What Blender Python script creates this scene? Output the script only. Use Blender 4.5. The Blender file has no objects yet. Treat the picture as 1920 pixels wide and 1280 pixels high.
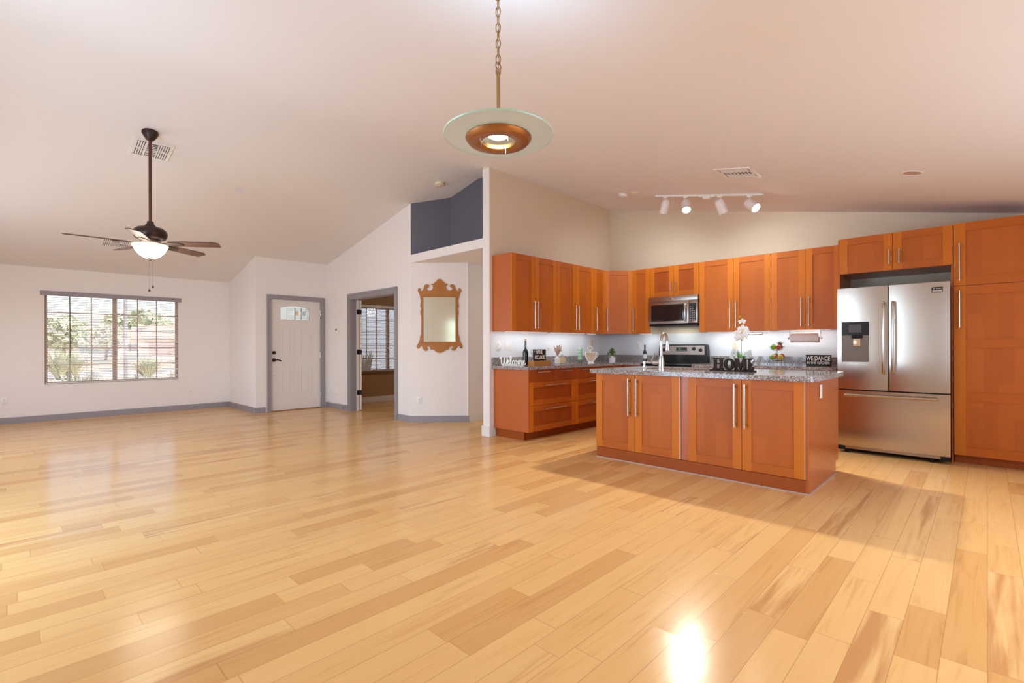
import bpy, bmesh, math, random
from mathutils import Vector, Matrix

random.seed(7)
C = bpy.context.scene.collection
SC = bpy.context.scene
PI = math.pi
R = math.radians

# ---------------------------------------------------------------- camera
YAW, ROLL = 0.7715185, 0.0026538
fw = Vector((math.cos(YAW), math.sin(YAW), 0))
rt = Vector((math.sin(YAW), -math.cos(YAW), 0))
up = Vector((0, 0, 1))
r2 = rt * math.cos(ROLL) - up * math.sin(ROLL)
u2 = up * math.cos(ROLL) + rt * math.sin(ROLL)
cam_data = bpy.data.cameras.new('camera')
cam = bpy.data.objects.new('camera', cam_data)
C.objects.link(cam)
M = Matrix.Identity(4)
for i in range(3):
    M[i][0], M[i][1], M[i][2] = r2[i], u2[i], -fw[i]
M[2][3] = 1.17
cam.matrix_world = M
cam_data.sensor_width = 36
cam_data.lens = 915.3 / 1920 * 36
cam_data.shift_y = 9.95 / 1920
cam_data.clip_start = 0.02
cam_data.clip_end = 500
SC.camera = cam

# ---------------------------------------------------------------- light and exposure
SC.view_settings.view_transform = 'Standard'
SC.view_settings.look = 'None'
SC.view_settings.gamma = 1
SC.view_settings.use_curve_mapping = False
SC.view_settings.exposure = -0.06
SC.cycles.max_bounces = 10
SC.cycles.diffuse_bounces = 6
SC.cycles.glossy_bounces = 4
SC.cycles.transmission_bounces = 6
SC.cycles.transparent_max_bounces = 12
SC.cycles.caustics_reflective = False
SC.cycles.caustics_refractive = False
SC.cycles.sample_clamp_indirect = 6
SC.cycles.use_denoising = True

W = bpy.data.worlds.new('sky')
SC.world = W
W.use_nodes = True
wn = W.node_tree.nodes
wl = W.node_tree.links
sky = wn.new('ShaderNodeTexSky')
sky.sky_type = 'NISHITA'
sky.sun_disc = False
sky.sun_elevation = R(50)
sky.sun_rotation = R(160)
sky.dust_density = 2.0
bg = wn['Background']
bg.inputs['Strength'].default_value = 0.42
wl.new(sky.outputs[0], bg.inputs[0])

def light(name, kind, loc, energy, color=(1, 1, 1), direction=None, size=None, size_y=None, **kw):
    d = bpy.data.lights.new(name, kind)
    d.energy = energy
    d.color = color
    if size is not None and kind == 'AREA':
        d.shape = 'RECTANGLE'
        d.size = size
        d.size_y = size_y or size
    for k, v in kw.items():
        setattr(d, k, v)
    o = bpy.data.objects.new(name, d)
    C.objects.link(o)
    o.location = loc
    if direction is not None:
        o.rotation_euler = Vector(direction).to_track_quat('-Z', 'Y').to_euler()
    return o

light('sun', 'SUN', (0, 0, 30), 6.0, (1, .97, .92), (-.25, .75, -1.0), angle=R(1))
DAY = (.76, 1.04, 1.38)
# daylight coming in by the glass doors and the windows behind the photographer
light('daylight_patio_door', 'AREA', (-1.27, 4.0, 1.2), 100, DAY, (1, 0, 0), 2.3, 2.3)
light('daylight_back_door', 'AREA', (-1.27, 1.02, 1.05), 3, (1, 1, 1), (1, 0, 0), 1.95, .6)
light('daylight_side_window', 'AREA', (-1.27, 7.9, 1.35), 115, (.92, 1.0, 1.13), (1, 0, 0), 1.5, 4.2)
light('daylight_dining_window', 'AREA', (3.2, -1.67, 1.35), 52, DAY, (0, 1, 0), 3.0, 1.3)

# ---------------------------------------------------------------- materials
def lin(c):
    return tuple(((v / 255) / 12.92 if v / 255 <= .04045 else ((v / 255 + .055) / 1.055) ** 2.4) for v in c)

MATS = {}
def base_mat(name):
    m = bpy.data.materials.new(name)
    m.use_nodes = True
    MATS[name] = m
    nt = m.node_tree
    return m, nt.nodes, nt.links, nt.nodes['Principled BSDF']

def mat(name, rgb, rough=.5, metal=0.0, bump=0.0, bscale=200, vary=0.0, vscale=3, spec=.5, coat=0, emit=None, estr=0):
    m, n, l, p = base_mat(name)
    c = lin(rgb)
    p.inputs['Base Color'].default_value = (*c, 1)
    p.inputs['Roughness'].default_value = rough
    p.inputs['Metallic'].default_value = metal
    p.inputs['Specular IOR Level'].default_value = spec
    p.inputs['Coat Weight'].default_value = coat
    p.inputs['Coat Roughness'].default_value = .1
    tc = n.new('ShaderNodeTexCoord')
    if vary:
        nz = n.new('ShaderNodeTexNoise')
        nz.inputs['Scale'].default_value = vscale
        nz.inputs['Detail'].default_value = 4
        l.new(tc.outputs['Object'], nz.inputs['Vector'])
        rp = n.new('ShaderNodeValToRGB')
        rp.color_ramp.elements[0].position = .3
        rp.color_ramp.elements[1].position = .7
        rp.color_ramp.elements[0].color = (*[v * (1 - vary) for v in c], 1)
        rp.color_ramp.elements[1].color = (*[min(1, v * (1 + vary)) for v in c], 1)
        l.new(nz.outputs['Fac'], rp.inputs[0])
        l.new(rp.outputs[0], p.inputs['Base Color'])
    if bump:
        nb = n.new('ShaderNodeTexNoise')
        nb.inputs['Scale'].default_value = bscale
        nb.inputs['Detail'].default_value = 2
        l.new(tc.outputs['Object'], nb.inputs['Vector'])
        b = n.new('ShaderNodeBump')
        b.inputs['Strength'].default_value = bump
        b.inputs['Distance'].default_value = .002
        l.new(nb.outputs['Fac'], b.inputs['Height'])
        l.new(b.outputs[0], p.inputs['Normal'])
    if emit:
        p.inputs['Emission Color'].default_value = (*lin(emit), 1)
        p.inputs['Emission Strength'].default_value = estr
    return m

def math_node(n, l, op, a, b=None, c=None):
    x = n.new('ShaderNodeMath')
    x.operation = op
    for i, v in enumerate((a, b, c)):
        if v is None:
            continue
        if isinstance(v, (int, float)):
            x.inputs[i].default_value = v
        else:
            l.new(v, x.inputs[i])
    return x.outputs[0]

def wood(name, rgb, axis='z', rough=.4, strips=.0, contrast=.11, coat=.0, tone=.14, spec=.28):
    """stained veneer: grain runs along the axis, optional glued strips of slightly different tone"""
    m, n, l, p = base_mat(name)
    c = lin(rgb)
    tc = n.new('ShaderNodeTexCoord')
    oi = n.new('ShaderNodeObjectInfo')
    mp = n.new('ShaderNodeMapping')
    sc = {'x': (1.2, 14, 14), 'y': (14, 1.2, 14), 'z': (14, 14, 1.2)}[axis]
    mp.inputs['Scale'].default_value = sc
    l.new(tc.outputs['Object'], mp.inputs['Vector'])
    off = n.new('ShaderNodeVectorMath')
    off.operation = 'ADD'
    l.new(mp.outputs[0], off.inputs[0])
    cmb = n.new('ShaderNodeCombineXYZ')
    r40 = math_node(n, l, 'MULTIPLY', oi.outputs['Random'], 40)
    for i in range(3):
        l.new(r40, cmb.inputs[i])
    l.new(cmb.outputs[0], off.inputs[1])
    nz = n.new('ShaderNodeTexNoise')
    nz.inputs['Scale'].default_value = 1.6
    nz.inputs['Detail'].default_value = 6
    nz.inputs['Roughness'].default_value = .6
    nz.inputs['Distortion'].default_value = .6
    l.new(off.outputs[0], nz.inputs['Vector'])
    v = math_node(n, l, 'MULTIPLY_ADD', nz.outputs['Fac'], contrast * 2, 1 - contrast)
    # tone of each board
    t = math_node(n, l, 'MULTIPLY_ADD', oi.outputs['Random'], tone, 1 - tone / 2)
    v = math_node(n, l, 'MULTIPLY', v, t)
    if strips:
        sep = n.new('ShaderNodeSeparateXYZ')
        l.new(tc.outputs['Object'], sep.inputs[0])
        s = math_node(n, l, 'FLOOR', math_node(n, l, 'MULTIPLY', sep.outputs[{'z': 0, 'x': 2, 'y': 0}[axis]], 1 / strips))
        s2 = math_node(n, l, 'FLOOR', math_node(n, l, 'MULTIPLY_ADD', sep.outputs[{'z': 2, 'x': 0, 'y': 1}[axis]], 1.1, math_node(n, l, 'MULTIPLY', s, .37)))
        cb = n.new('ShaderNodeCombineXYZ')
        l.new(s, cb.inputs[0])
        l.new(s2, cb.inputs[1])
        l.new(r40, cb.inputs[2])
        wnz = n.new('ShaderNodeTexWhiteNoise')
        wnz.noise_dimensions = '3D'
        l.new(cb.outputs[0], wnz.inputs['Vector'])
        v = math_node(n, l, 'MULTIPLY', v, math_node(n, l, 'MULTIPLY_ADD', wnz.outputs['Value'], .16, .91))
    mix = n.new('ShaderNodeMix')
    mix.data_type = 'RGBA'
    mix.blend_type = 'MULTIPLY'
    mix.inputs[0].default_value = 1
    mix.inputs[6].default_value = (*c, 1)
    rgbn = n.new('ShaderNodeCombineColor')
    for i, e in enumerate((.75, 1.0, 1.25)):
        l.new(math_node(n, l, 'POWER', v, e), rgbn.inputs[i])
    l.new(rgbn.outputs[0], mix.inputs[7])
    l.new(mix.outputs[2], p.inputs['Base Color'])
    p.inputs['Roughness'].default_value = rough
    p.inputs['Specular IOR Level'].default_value = spec
    p.inputs['Coat Weight'].default_value = coat
    p.inputs['Coat Roughness'].default_value = .18
    return m

def floor_mat(name):
    m, n, l, p = base_mat(name)
    g = n.new('ShaderNodeNewGeometry')
    sep = n.new('ShaderNodeSeparateXYZ')
    l.new(g.outputs['Position'], sep.inputs[0])
    X, Y = sep.outputs[0], sep.outputs[1]
    yr = math_node(n, l, 'MULTIPLY', Y, 1 / .128)
    row = math_node(n, l, 'FLOOR', yr)
    fy = math_node(n, l, 'FRACT', yr)
    wr = n.new('ShaderNodeTexWhiteNoise')
    wr.noise_dimensions = '1D'
    l.new(row, wr.inputs['W'])
    L = math_node(n, l, 'MULTIPLY_ADD', wr.outputs['Value'], .45, .62)
    xr = math_node(n, l, 'ADD', math_node(n, l, 'DIVIDE', X, L), math_node(n, l, 'MULTIPLY', wr.outputs['Value'], 37.7))
    # uneven board lengths
    wob = math_node(n, l, 'MULTIPLY', math_node(n, l, 'SINE', math_node(n, l, 'MULTIPLY', xr, 2.1)), .28)
    xr = math_node(n, l, 'ADD', xr, wob)
    col = math_node(n, l, 'FLOOR', xr)
    fx = math_node(n, l, 'FRACT', xr)
    cb = n.new('ShaderNodeCombineXYZ')
    l.new(row, cb.inputs[0])
    l.new(col, cb.inputs[1])
    wp = n.new('ShaderNodeTexWhiteNoise')
    wp.noise_dimensions = '2D'
    l.new(cb.outputs[0], wp.inputs['Vector'])
    # board tone
    rp = n.new('ShaderNodeValToRGB')
    e = rp.color_ramp.elements
    e[0].position = 0
    e[0].color = (*lin((212, 162, 102)), 1)
    e[1].position = 1
    e[1].color = (*lin((229, 185, 124)), 1)
    for pos, cc in ((.08, (211, 159, 98)), (.25, (223, 174, 112)), (.55, (228, 181, 118)), (.8, (225, 177, 115))):
        q = rp.color_ramp.elements.new(pos)
        q.color = (*lin(cc), 1)
    l.new(wp.outputs['Value'], rp.inputs[0])
    # grain
    cg = n.new('ShaderNodeCombineXYZ')
    l.new(math_node(n, l, 'MULTIPLY', X, 1.1), cg.inputs[0])
    l.new(math_node(n, l, 'MULTIPLY', Y, 17), cg.inputs[1])
    l.new(math_node(n, l, 'MULTIPLY', wp.outputs['Value'], 60), cg.inputs[2])
    nz = n.new('ShaderNodeTexNoise')
    nz.inputs['Scale'].default_value = 1.5
    nz.inputs['Detail'].default_value = 6
    nz.inputs['Distortion'].default_value = 1.2
    l.new(cg.outputs[0], nz.inputs['Vector'])
    gr = n.new('ShaderNodeValToRGB')
    ge = gr.color_ramp.elements
    ge[0].position = .26
    ge[0].color = (.80, .72, .62, 1)
    ge[1].position = .60
    ge[1].color = (1, 1, 1, 1)
    q = ge.new(.42)
    q.color = (.96, .94, .91, 1)
    l.new(nz.outputs['Fac'], gr.inputs[0])
    # a few boards with strong brown heartwood
    nh = n.new('ShaderNodeTexNoise')
    nh.inputs['Scale'].default_value = .9
    nh.inputs['Detail'].default_value = 3
    l.new(cg.outputs[0], nh.inputs['Vector'])
    sel = math_node(n, l, 'GREATER_THAN', wp.outputs['Value'], .90)
    hs = math_node(n, l, 'MULTIPLY', sel, math_node(n, l, 'SMOOTH_MIN', math_node(n, l, 'MAXIMUM', math_node(n, l, 'MULTIPLY_ADD', nh.outputs['Fac'], 5, -2.3), 0), .75, .1))
    m1 = n.new('ShaderNodeMix')
    m1.data_type = 'RGBA'
    m1.blend_type = 'MULTIPLY'
    m1.inputs[0].default_value = .7
    l.new(rp.outputs[0], m1.inputs[6])
    l.new(gr.outputs[0], m1.inputs[7])
    m2 = n.new('ShaderNodeMix')
    m2.data_type = 'RGBA'
    m2.inputs[7].default_value = (*lin((186, 126, 74)), 1)
    l.new(hs, m2.inputs[0])
    l.new(m1.outputs[2], m2.inputs[6])
    # joints
    ey = math_node(n, l, 'LESS_THAN', math_node(n, l, 'MINIMUM', fy, math_node(n, l, 'SUBTRACT', 1, fy)), .011)
    ex = math_node(n, l, 'LESS_THAN', math_node(n, l, 'MINIMUM', fx, math_node(n, l, 'SUBTRACT', 1, fx)), .0018)
    jn = math_node(n, l, 'MAXIMUM', ey, ex)
    m3 = n.new('ShaderNodeMix')
    m3.data_type = 'RGBA'
    m3.inputs[7].default_value = (*lin((160, 112, 68)), 1)
    l.new(math_node(n, l, 'MULTIPLY', jn, .55), m3.inputs[0])
    l.new(m2.outputs[2], m3.inputs[6])
    l.new(m3.outputs[2], p.inputs['Base Color'])
    nr = n.new('ShaderNodeTexNoise')
    nr.inputs['Scale'].default_value = 2.5
    l.new(g.outputs['Position'], nr.inputs['Vector'])
    l.new(math_node(n, l, 'MULTIPLY_ADD', nr.outputs['Fac'], .06, .16), p.inputs['Roughness'])
    p.inputs['Specular IOR Level'].default_value = .12
    bp = n.new('ShaderNodeBump')
    bp.inputs['Strength'].default_value = .12
    bp.inputs['Distance'].default_value = .001
    l.new(math_node(n, l, 'MULTIPLY', jn, -1), bp.inputs['Height'])
    tl = n.new('ShaderNodeVectorMath')
    tl.operation = 'MULTIPLY_ADD'
    l.new(wp.outputs['Color'], tl.inputs[0])
    tl.inputs[1].default_value = (.016, .016, 0)
    tl.inputs[2].default_value = (-.008, -.008, 0)
    ad = n.new('ShaderNodeVectorMath')
    ad.operation = 'ADD'
    l.new(bp.outputs[0], ad.inputs[0])
    l.new(tl.outputs[0], ad.inputs[1])
    nm = n.new('ShaderNodeVectorMath')
    nm.operation = 'NORMALIZE'
    l.new(ad.outputs[0], nm.inputs[0])
    l.new(nm.outputs[0], p.inputs['Normal'])
    return m

def granite(name, tint=1.0):
    m, n, l, p = base_mat(name)
    tc = n.new('ShaderNodeTexCoord')
    v = n.new('ShaderNodeTexVoronoi')
    v.inputs['Scale'].default_value = 150
    l.new(tc.outputs['Object'], v.inputs['Vector'])
    sp = n.new('ShaderNodeSeparateColor')
    l.new(v.outputs['Color'], sp.inputs[0])
    rp = n.new('ShaderNodeValToRGB')
    rp.color_ramp.interpolation = 'CONSTANT'
    e = rp.color_ramp.elements
    e[0].position = 0
    e[0].color = (*lin((84, 80, 81)), 1)
    e[1].position = .12
    e[1].color = (*lin((120, 114, 114)), 1)
    for pos, cc in ((.40, (152, 145, 143)), (.66, (176, 168, 164)), (.88, (206, 198, 194))):
        q = e.new(pos)
        q.color = (*[x * tint for x in lin(cc)], 1)
    l.new(sp.outputs[0], rp.inputs[0])
    l.new(rp.outputs[0], p.inputs['Base Color'])
    p.inputs['Roughness'].default_value = .07
    return m

def glass_mat(name, tint=(1, 1, 1), refl=1.0, rough=0.0):
    """thin pane: mostly clear, mirror-like at grazing angles"""
    m = bpy.data.materials.new(name)
    m.use_nodes = True
    n, l = m.node_tree.nodes, m.node_tree.links
    n.remove(n['Principled BSDF'])
    t = n.new('ShaderNodeBsdfTransparent')
    t.inputs[0].default_value = (*tint, 1)
    g = n.new('ShaderNodeBsdfGlossy')
    g.inputs['Roughness'].default_value = rough
    f = n.new('ShaderNodeLayerWeight')
    mx = n.new('ShaderNodeMixShader')
    l.new(math_node(n, l, 'MULTIPLY_ADD', math_node(n, l, 'POWER', f.outputs['Facing'], 4), .8 * refl, .04 * refl), mx.inputs[0])
    l.new(t.outputs[0], mx.inputs[1])
    l.new(g.outputs[0], mx.inputs[2])
    l.new(mx.outputs[0], n['Material Output'].inputs[0])
    return m

def frosted(name, tint, amount=.5):
    m = bpy.data.materials.new(name)
    m.use_nodes = True
    n, l = m.node_tree.nodes, m.node_tree.links
    n.remove(n['Principled BSDF'])
    t = n.new('ShaderNodeBsdfTranslucent')
    t.inputs[0].default_value = (*tint, 1)
    tr = n.new('ShaderNodeBsdfTransparent')
    tr.inputs[0].default_value = (*tint, 1)
    mx = n.new('ShaderNodeMixShader')
    mx.inputs[0].default_value = amount
    l.new(t.outputs[0], mx.inputs[1])
    l.new(tr.outputs[0], mx.inputs[2])
    g = n.new('ShaderNodeBsdfGlossy')
    g.inputs['Roughness'].default_value = .15
    m2 = n.new('ShaderNodeMixShader')
    m2.inputs[0].default_value = .07
    l.new(mx.outputs[0], m2.inputs[1])
    l.new(g.outputs[0], m2.inputs[2])
    l.new(m2.outputs[0], n['Material Output'].inputs[0])
    return m

def emitter(name, rgb, s):
    m = bpy.data.materials.new(name)
    m.use_nodes = True
    n, l = m.node_tree.nodes, m.node_tree.links
    n.remove(n['Principled BSDF'])
    e = n.new('ShaderNodeEmission')
    e.inputs[0].default_value = (*lin(rgb), 1)
    e.inputs[1].default_value = s
    l.new(e.outputs[0], n['Material Output'].inputs[0])
    return m

WHITE = mat('wall_paint_white', (236, 229, 224), .75, bump=.15, bscale=160)
CEIL = mat('ceiling_paint', (232, 227, 224), .85, bump=.2, bscale=120)
BEIGE = mat('wall_paint_beige', (223, 208, 182), .7, bump=.2, bscale=140)
SPLASH = mat('wall_paint_cool_white', (228, 230, 232), .55, bump=.1, bscale=160)
NICHE = mat('wall_paint_slate', (98, 97, 106), .7, bump=.15, bscale=140)
TAN = mat('wall_paint_tan', (168, 134, 100), .7, bump=.15, bscale=140)
GREY = mat('trim_grey', (150, 143, 146), .4)
TRIMW = mat('trim_white', (232, 228, 222), .35)
CREAM = mat('trim_cream', (232, 218, 196), .4)
DOORW = mat('door_white', (228, 220, 212), .38)
FLOOR = floor_mat('maple_planks')
GRAN = granite('granite')
W_ST = wood('cherry_stile', (202, 112, 26), 'z')
W_RL = wood('cherry_rail', (184, 96, 28), 'x')
W_PN = wood('cherry_panel', (184, 97, 32), 'z', strips=.105)
W_PX = wood('cherry_panel_cross', (166, 79, 24), 'z', strips=.13)
W_BX = wood('cherry_case', (182, 91, 30), 'z', contrast=.08, coat=.4, spec=.4)
W_KK = wood('cherry_kick', (158, 76, 22), 'x', contrast=.08)
BIRCH = mat('birch_side', (226, 204, 172), .5, vary=.05)
NICKEL = mat('brushed_nickel', (205, 202, 198), .26, 1.0)
STEEL = mat('stainless', (196, 184, 172), .24, 1.0, bump=.02, bscale=60)
for _m in (STEEL,):
    _p = _m.node_tree.nodes['Principled BSDF']
    _t = _m.node_tree.nodes.new('ShaderNodeTangent')
    _t.direction_type = 'RADIAL'
    _t.axis = 'Z'
    _p.inputs['Anisotropic'].default_value = .75
    _m.node_tree.links.new(_t.outputs[0], _p.inputs['Tangent'])
STEELD = mat('stainless_dark', (172, 158, 148), .32, 1.0)
CHROME = mat('chrome', (225, 225, 226), .08, 1.0)
BLACK = mat('black_gloss', (18, 17, 18), .16)
BLACKM = mat('black_satin', (26, 24, 24), .55, spec=.2)
DARKGL = mat('dark_glass', (34, 28, 27), .08)
BRONZE = mat('bronze_dark', (62, 46, 40), .38, .6)
RODBR = mat('rod_brown', (92, 50, 42), .35, .3)
BLADE = wood('blade_walnut', (98, 74, 62), 'x', rough=.4, coat=.0)
IRON = mat('hinge_black', (34, 30, 30), .45, .5)
PLASTIC = mat('white_plastic', (236, 232, 226), .35)
IVORY = mat('ivory_plastic', (226, 212, 180), .4)
HOLE = mat('slot_dark', (70, 62, 58), .7)
MIRRORW = wood('mirror_walnut', (176, 114, 50), 'z', rough=.35, contrast=.18)
MIRGL = mat('mirror_silver', (236, 246, 238), .10, 1.0)
CHAINM = mat('antique_brass', (176, 146, 106), .3, 1.0)
COPPER = mat('bronze_ring', (178, 134, 98), .32, 1.0)
GREENEDGE = mat('glass_edge_green', (190, 228, 208), .15, coat=.3)
GLASS = glass_mat('window_glass', (.98, .99, .99))
CLEAR = glass_mat('clear_glass', (.96, .97, .97), .7)
SLAT = mat('blind_slat', (240, 224, 212), .5)
BROWNF = mat('window_frame_bronze', (178, 152, 138), .5)
SCREW = mat('post_grey', (150, 148, 150), .5)

# ---------------------------------------------------------------- mesh helpers
class MB:
    def __init__(self):
        self.bm = bmesh.new()
        self.mats = []
    def mi(self, m):
        if m not in self.mats:
            self.mats.append(m)
        return self.mats.index(m)
    def face(self, vs, m, smooth=False):
        try:
            f = self.bm.faces.new(vs)
        except ValueError:
            return None
        f.material_index = self.mi(m)
        f.smooth = smooth
        return f
    def box(self, x0, x1, y0, y1, z0, z1, m, fm=None, rot=None):
        if x0 > x1: x0, x1 = x1, x0
        if y0 > y1: y0, y1 = y1, y0
        if z0 > z1: z0, z1 = z1, z0
        P = [Vector((x, y, z)) for z in (z0, z1) for y in (y0, y1) for x in (x0, x1)]
        if rot is not None:
            P = [rot @ p for p in P]
        v = [self.bm.verts.new(p) for p in P]
        fm = fm or {}
        for k, ids in (('z0', (0, 2, 3, 1)), ('z1', (4, 5, 7, 6)), ('y0', (0, 1, 5, 4)), ('y1', (2, 6, 7, 3)), ('x0', (0, 4, 6, 2)), ('x1', (1, 3, 7, 5))):
            self.face([v[i] for i in ids], fm.get(k, m))
        return self
    def rbox(self, x0, x1, y0, y1, z0, z1, m, b=.004, seg=2):
        """box with rounded edges"""
        t = bmesh.new()
        bmesh.ops.create_cube(t, size=1)
        for v in t.verts:
            v.co = Vector(((x0 + x1) / 2 + v.co.x * abs(x1 - x0), (y0 + y1) / 2 + v.co.y * abs(y1 - y0), (z0 + z1) / 2 + v.co.z * abs(z1 - z0)))
        bmesh.ops.bevel(t, geom=list(t.edges), offset=b, segments=seg, affect='EDGES', profile=.5)
        return self.add(t, m, True)
    def add(self, t, m, smooth=False, mtx=None):
        mp = {}
        for v in t.verts:
            mp[v] = self.bm.verts.new(mtx @ v.co if mtx else v.co)
        for f in t.faces:
            self.face([mp[v] for v in f.verts], m, smooth)
        t.free()
        return self
    def cyl(self, p0, p1, r0, m, r1=None, seg=16, caps=True, smooth=True):
        p0, p1 = Vector(p0), Vector(p1)
        r1 = r0 if r1 is None else r1
        d = (p1 - p0).normalized()
        a = d.orthogonal().normalized()
        b = d.cross(a)
        A, B = [], []
        for i in range(seg):
            t = 2 * PI * i / seg
            o = a * math.cos(t) + b * math.sin(t)
            A.append(self.bm.verts.new(p0 + o * r0))
            B.append(self.bm.verts.new(p1 + o * r1))
        for i in range(seg):
            j = (i + 1) % seg
            self.face([A[i], A[j], B[j], B[i]], m, smooth)
        if caps:
            self.face(A[::-1], m)
            self.face(B, m)
        return self
    def lathe(self, prof, m, c=(0, 0, 0), seg=28, mtx=None, mats=None):
        """profile of (r, z) turned about z"""
        c = Vector(c)
        rings = []
        for r, z in prof:
            ring = []
            if r < 1e-6:
                p = Vector((0, 0, z))
                p = (mtx @ p if mtx else p) + c
                ring = [self.bm.verts.new(p)] * seg
            else:
                for i in range(seg):
                    t = 2 * PI * i / seg
                    p = Vector((r * math.cos(t), r * math.sin(t), z))
                    p = (mtx @ p if mtx else p) + c
                    ring.append(self.bm.verts.new(p))
            rings.append(ring)
        for k in range(len(rings) - 1):
            a, b = rings[k], rings[k + 1]
            mm = mats[k] if mats else m
            for i in range(seg):
                j = (i + 1) % seg
                vs = []
                for v in (a[i], a[j], b[j], b[i]):
                    if v not in vs:
                        vs.append(v)
                if len(vs) > 2:
                    self.face(vs, mm, True)
        return self
    def tube(self, pts, r, m, seg=8, closed=False, caps=True, flat=None):
        pts = [Vector(p) for p in pts]
        n = len(pts)
        rad = r if isinstance(r, (list, tuple)) else [r] * n
        rings = []
        prev = None
        for i, p in enumerate(pts):
            a = pts[i - 1] if (i > 0 or closed) else p
            b = pts[(i + 1) % n] if (i < n - 1 or closed) else p
            d = (b - a).normalized()
            if prev is None:
                x = d.orthogonal().normalized()
            else:
                x = (prev - d * prev.dot(d))
                x = x.normalized() if x.length > 1e-6 else d.orthogonal().normalized()
            prev = x
            y = d.cross(x)
            rings.append([self.bm.verts.new(p + (x * math.cos(2 * PI * k / seg) + y * math.sin(2 * PI * k / seg)) * rad[i]) for k in range(seg)])
        for i in range(n if closed else n - 1):
            a, b = rings[i], rings[(i + 1) % n]
            for k in range(seg):
                j = (k + 1) % seg
                self.face([a[k], a[j], b[j], b[k]], m, True)
        if caps and not closed:
            self.face(rings[0][::-1], m)
            self.face(rings[-1], m)
        return self
    def prism(self, poly, ax, a0, a1, m, side=None):
        """polygon in the plane normal to axis ax, pushed from a0 to a1"""
        def mk(p, a):
            if ax == 'x': return Vector((a, p[0], p[1]))
            if ax == 'y': return Vector((p[0], a, p[1]))
            return Vector((p[0], p[1], a))
        A = [self.bm.verts.new(mk(p, a0)) for p in poly]
        B = [self.bm.verts.new(mk(p, a1)) for p in poly]
        n = len(poly)
        self.face(A[::-1], m)
        self.face(B, m)
        for i in range(n):
            j = (i + 1) % n
            self.face([A[i], A[j], B[j], B[i]], side or m)
        return self
    def ball(self, c, r, m, seg=14, rings=8, scale=(1, 1, 1)):
        t = bmesh.new()
        bmesh.ops.create_uvsphere(t, u_segments=seg, v_segments=rings, radius=r)
        for v in t.verts:
            v.co = Vector((v.co.x * scale[0], v.co.y * scale[1], v.co.z * scale[2])) + Vector(c)
        return self.add(t, m, True)
    def quad(self, a, b, c, d, m, smooth=False):
        self.face([self.bm.verts.new(Vector(p)) for p in (a, b, c, d)], m, smooth)
        return self
    def build(self, name, parent=None, loc=None, rot=None, normals=True):
        if normals:
            bmesh.ops.recalc_face_normals(self.bm, faces=list(self.bm.faces))
        me = bpy.data.meshes.new(name)
        self.bm.to_mesh(me)
        self.bm.free()
        me.set_sharp_from_angle(angle=R(38))
        for m in self.mats:
            me.materials.append(m)
        o = bpy.data.objects.new(name, me)
        C.objects.link(o)
        if parent is not None:
            o.parent = parent
        if loc is not None:
            o.location = loc
        if rot is not None:
            o.rotation_euler = rot
        return o

def thing(name, label, cat, loc=(0, 0, 0), rz=0, group=None):
    o = bpy.data.objects.new(name, None)
    o.empty_display_size = .1
    C.objects.link(o)
    o.location = loc
    o.rotation_euler = (0, 0, rz)
    o['label'] = label
    o['category'] = cat
    if group:
        o['group'] = group
    return o

def tag(o, label, cat, group=None, kind=None):
    o['label'] = label
    o['category'] = cat
    if group:
        o['group'] = group
    if kind:
        o['kind'] = kind
    return o

def struct(o, label=None):
    o['kind'] = 'structure'
    if label:
        o['label'] = label
    return o

def curve_mesh(splines, extrude, m, name, parent=None, bevel=0.0, xf=None, smooth=False):
    """filled 2D outlines (local x, z), thickness along local y, front at y = -extrude"""
    cu = bpy.data.curves.new('tmp', 'CURVE')
    cu.dimensions = '2D'
    cu.fill_mode = 'BOTH'
    cu.extrude = extrude
    cu.bevel_depth = bevel
    cu.bevel_resolution = 1
    for pts in splines:
        s = cu.splines.new('POLY')
        s.points.add(len(pts) - 1)
        for i, p in enumerate(pts):
            s.points[i].co = (p[0], p[1], 0, 1)
        s.use_cyclic_u = True
    return _to_mesh(cu, m, name, parent, xf)

def text_mesh(body, size, extrude, m, name, parent=None, xf=None, sx=1.0, offset=0.0, align='CENTER', spacing=1.0):
    cu = bpy.data.curves.new('tmp', 'FONT')
    cu.body = body
    cu.size = size
    cu.extrude = extrude
    cu.offset = offset
    cu.align_x = align
    cu.align_y = 'CENTER'
    cu.space_character = spacing
    cu.resolution_u = 3
    return _to_mesh(cu, m, name, parent, xf, sx)

def _to_mesh(cu, m, name, parent, xf, sx=1.0):
    tmp = bpy.data.objects.new('tmp', cu)
    C.objects.link(tmp)
    dg = bpy.context.evaluated_depsgraph_get()
    me = bpy.data.meshes.new_from_object(tmp.evaluated_get(dg))
    bpy.data.objects.remove(tmp)
    me.name = name
    base = Matrix(((sx, 0, 0, 0), (0, 0, -1, 0), (0, 1, 0, 0), (0, 0, 0, 1)))
    me.transform((xf or Matrix.Identity(4)) @ base)
    me.materials.clear()
    me.materials.append(m)
    o = bpy.data.objects.new(name, me)
    C.objects.link(o)
    if parent is not None:
        o.parent = parent
    return o

def T(x, y, z):
    return Matrix.Translation((x, y, z))

def smooth_path(pts, n=6):
    """Catmull-Rom through the points"""
    P = [Vector(p) for p in pts]
    out = []
    for i in range(len(P) - 1):
        p0, p1, p2, p3 = P[max(i - 1, 0)], P[i], P[i + 1], P[min(i + 2, len(P) - 1)]
        for k in range(n):
            t = k / n
            out.append(.5 * ((2 * p1) + (p2 - p0) * t + (2 * p0 - 5 * p1 + 4 * p2 - p3) * t * t + (3 * p1 - p0 - 3 * p2 + p3) * t ** 3))
    out.append(P[-1])
    return out

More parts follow.
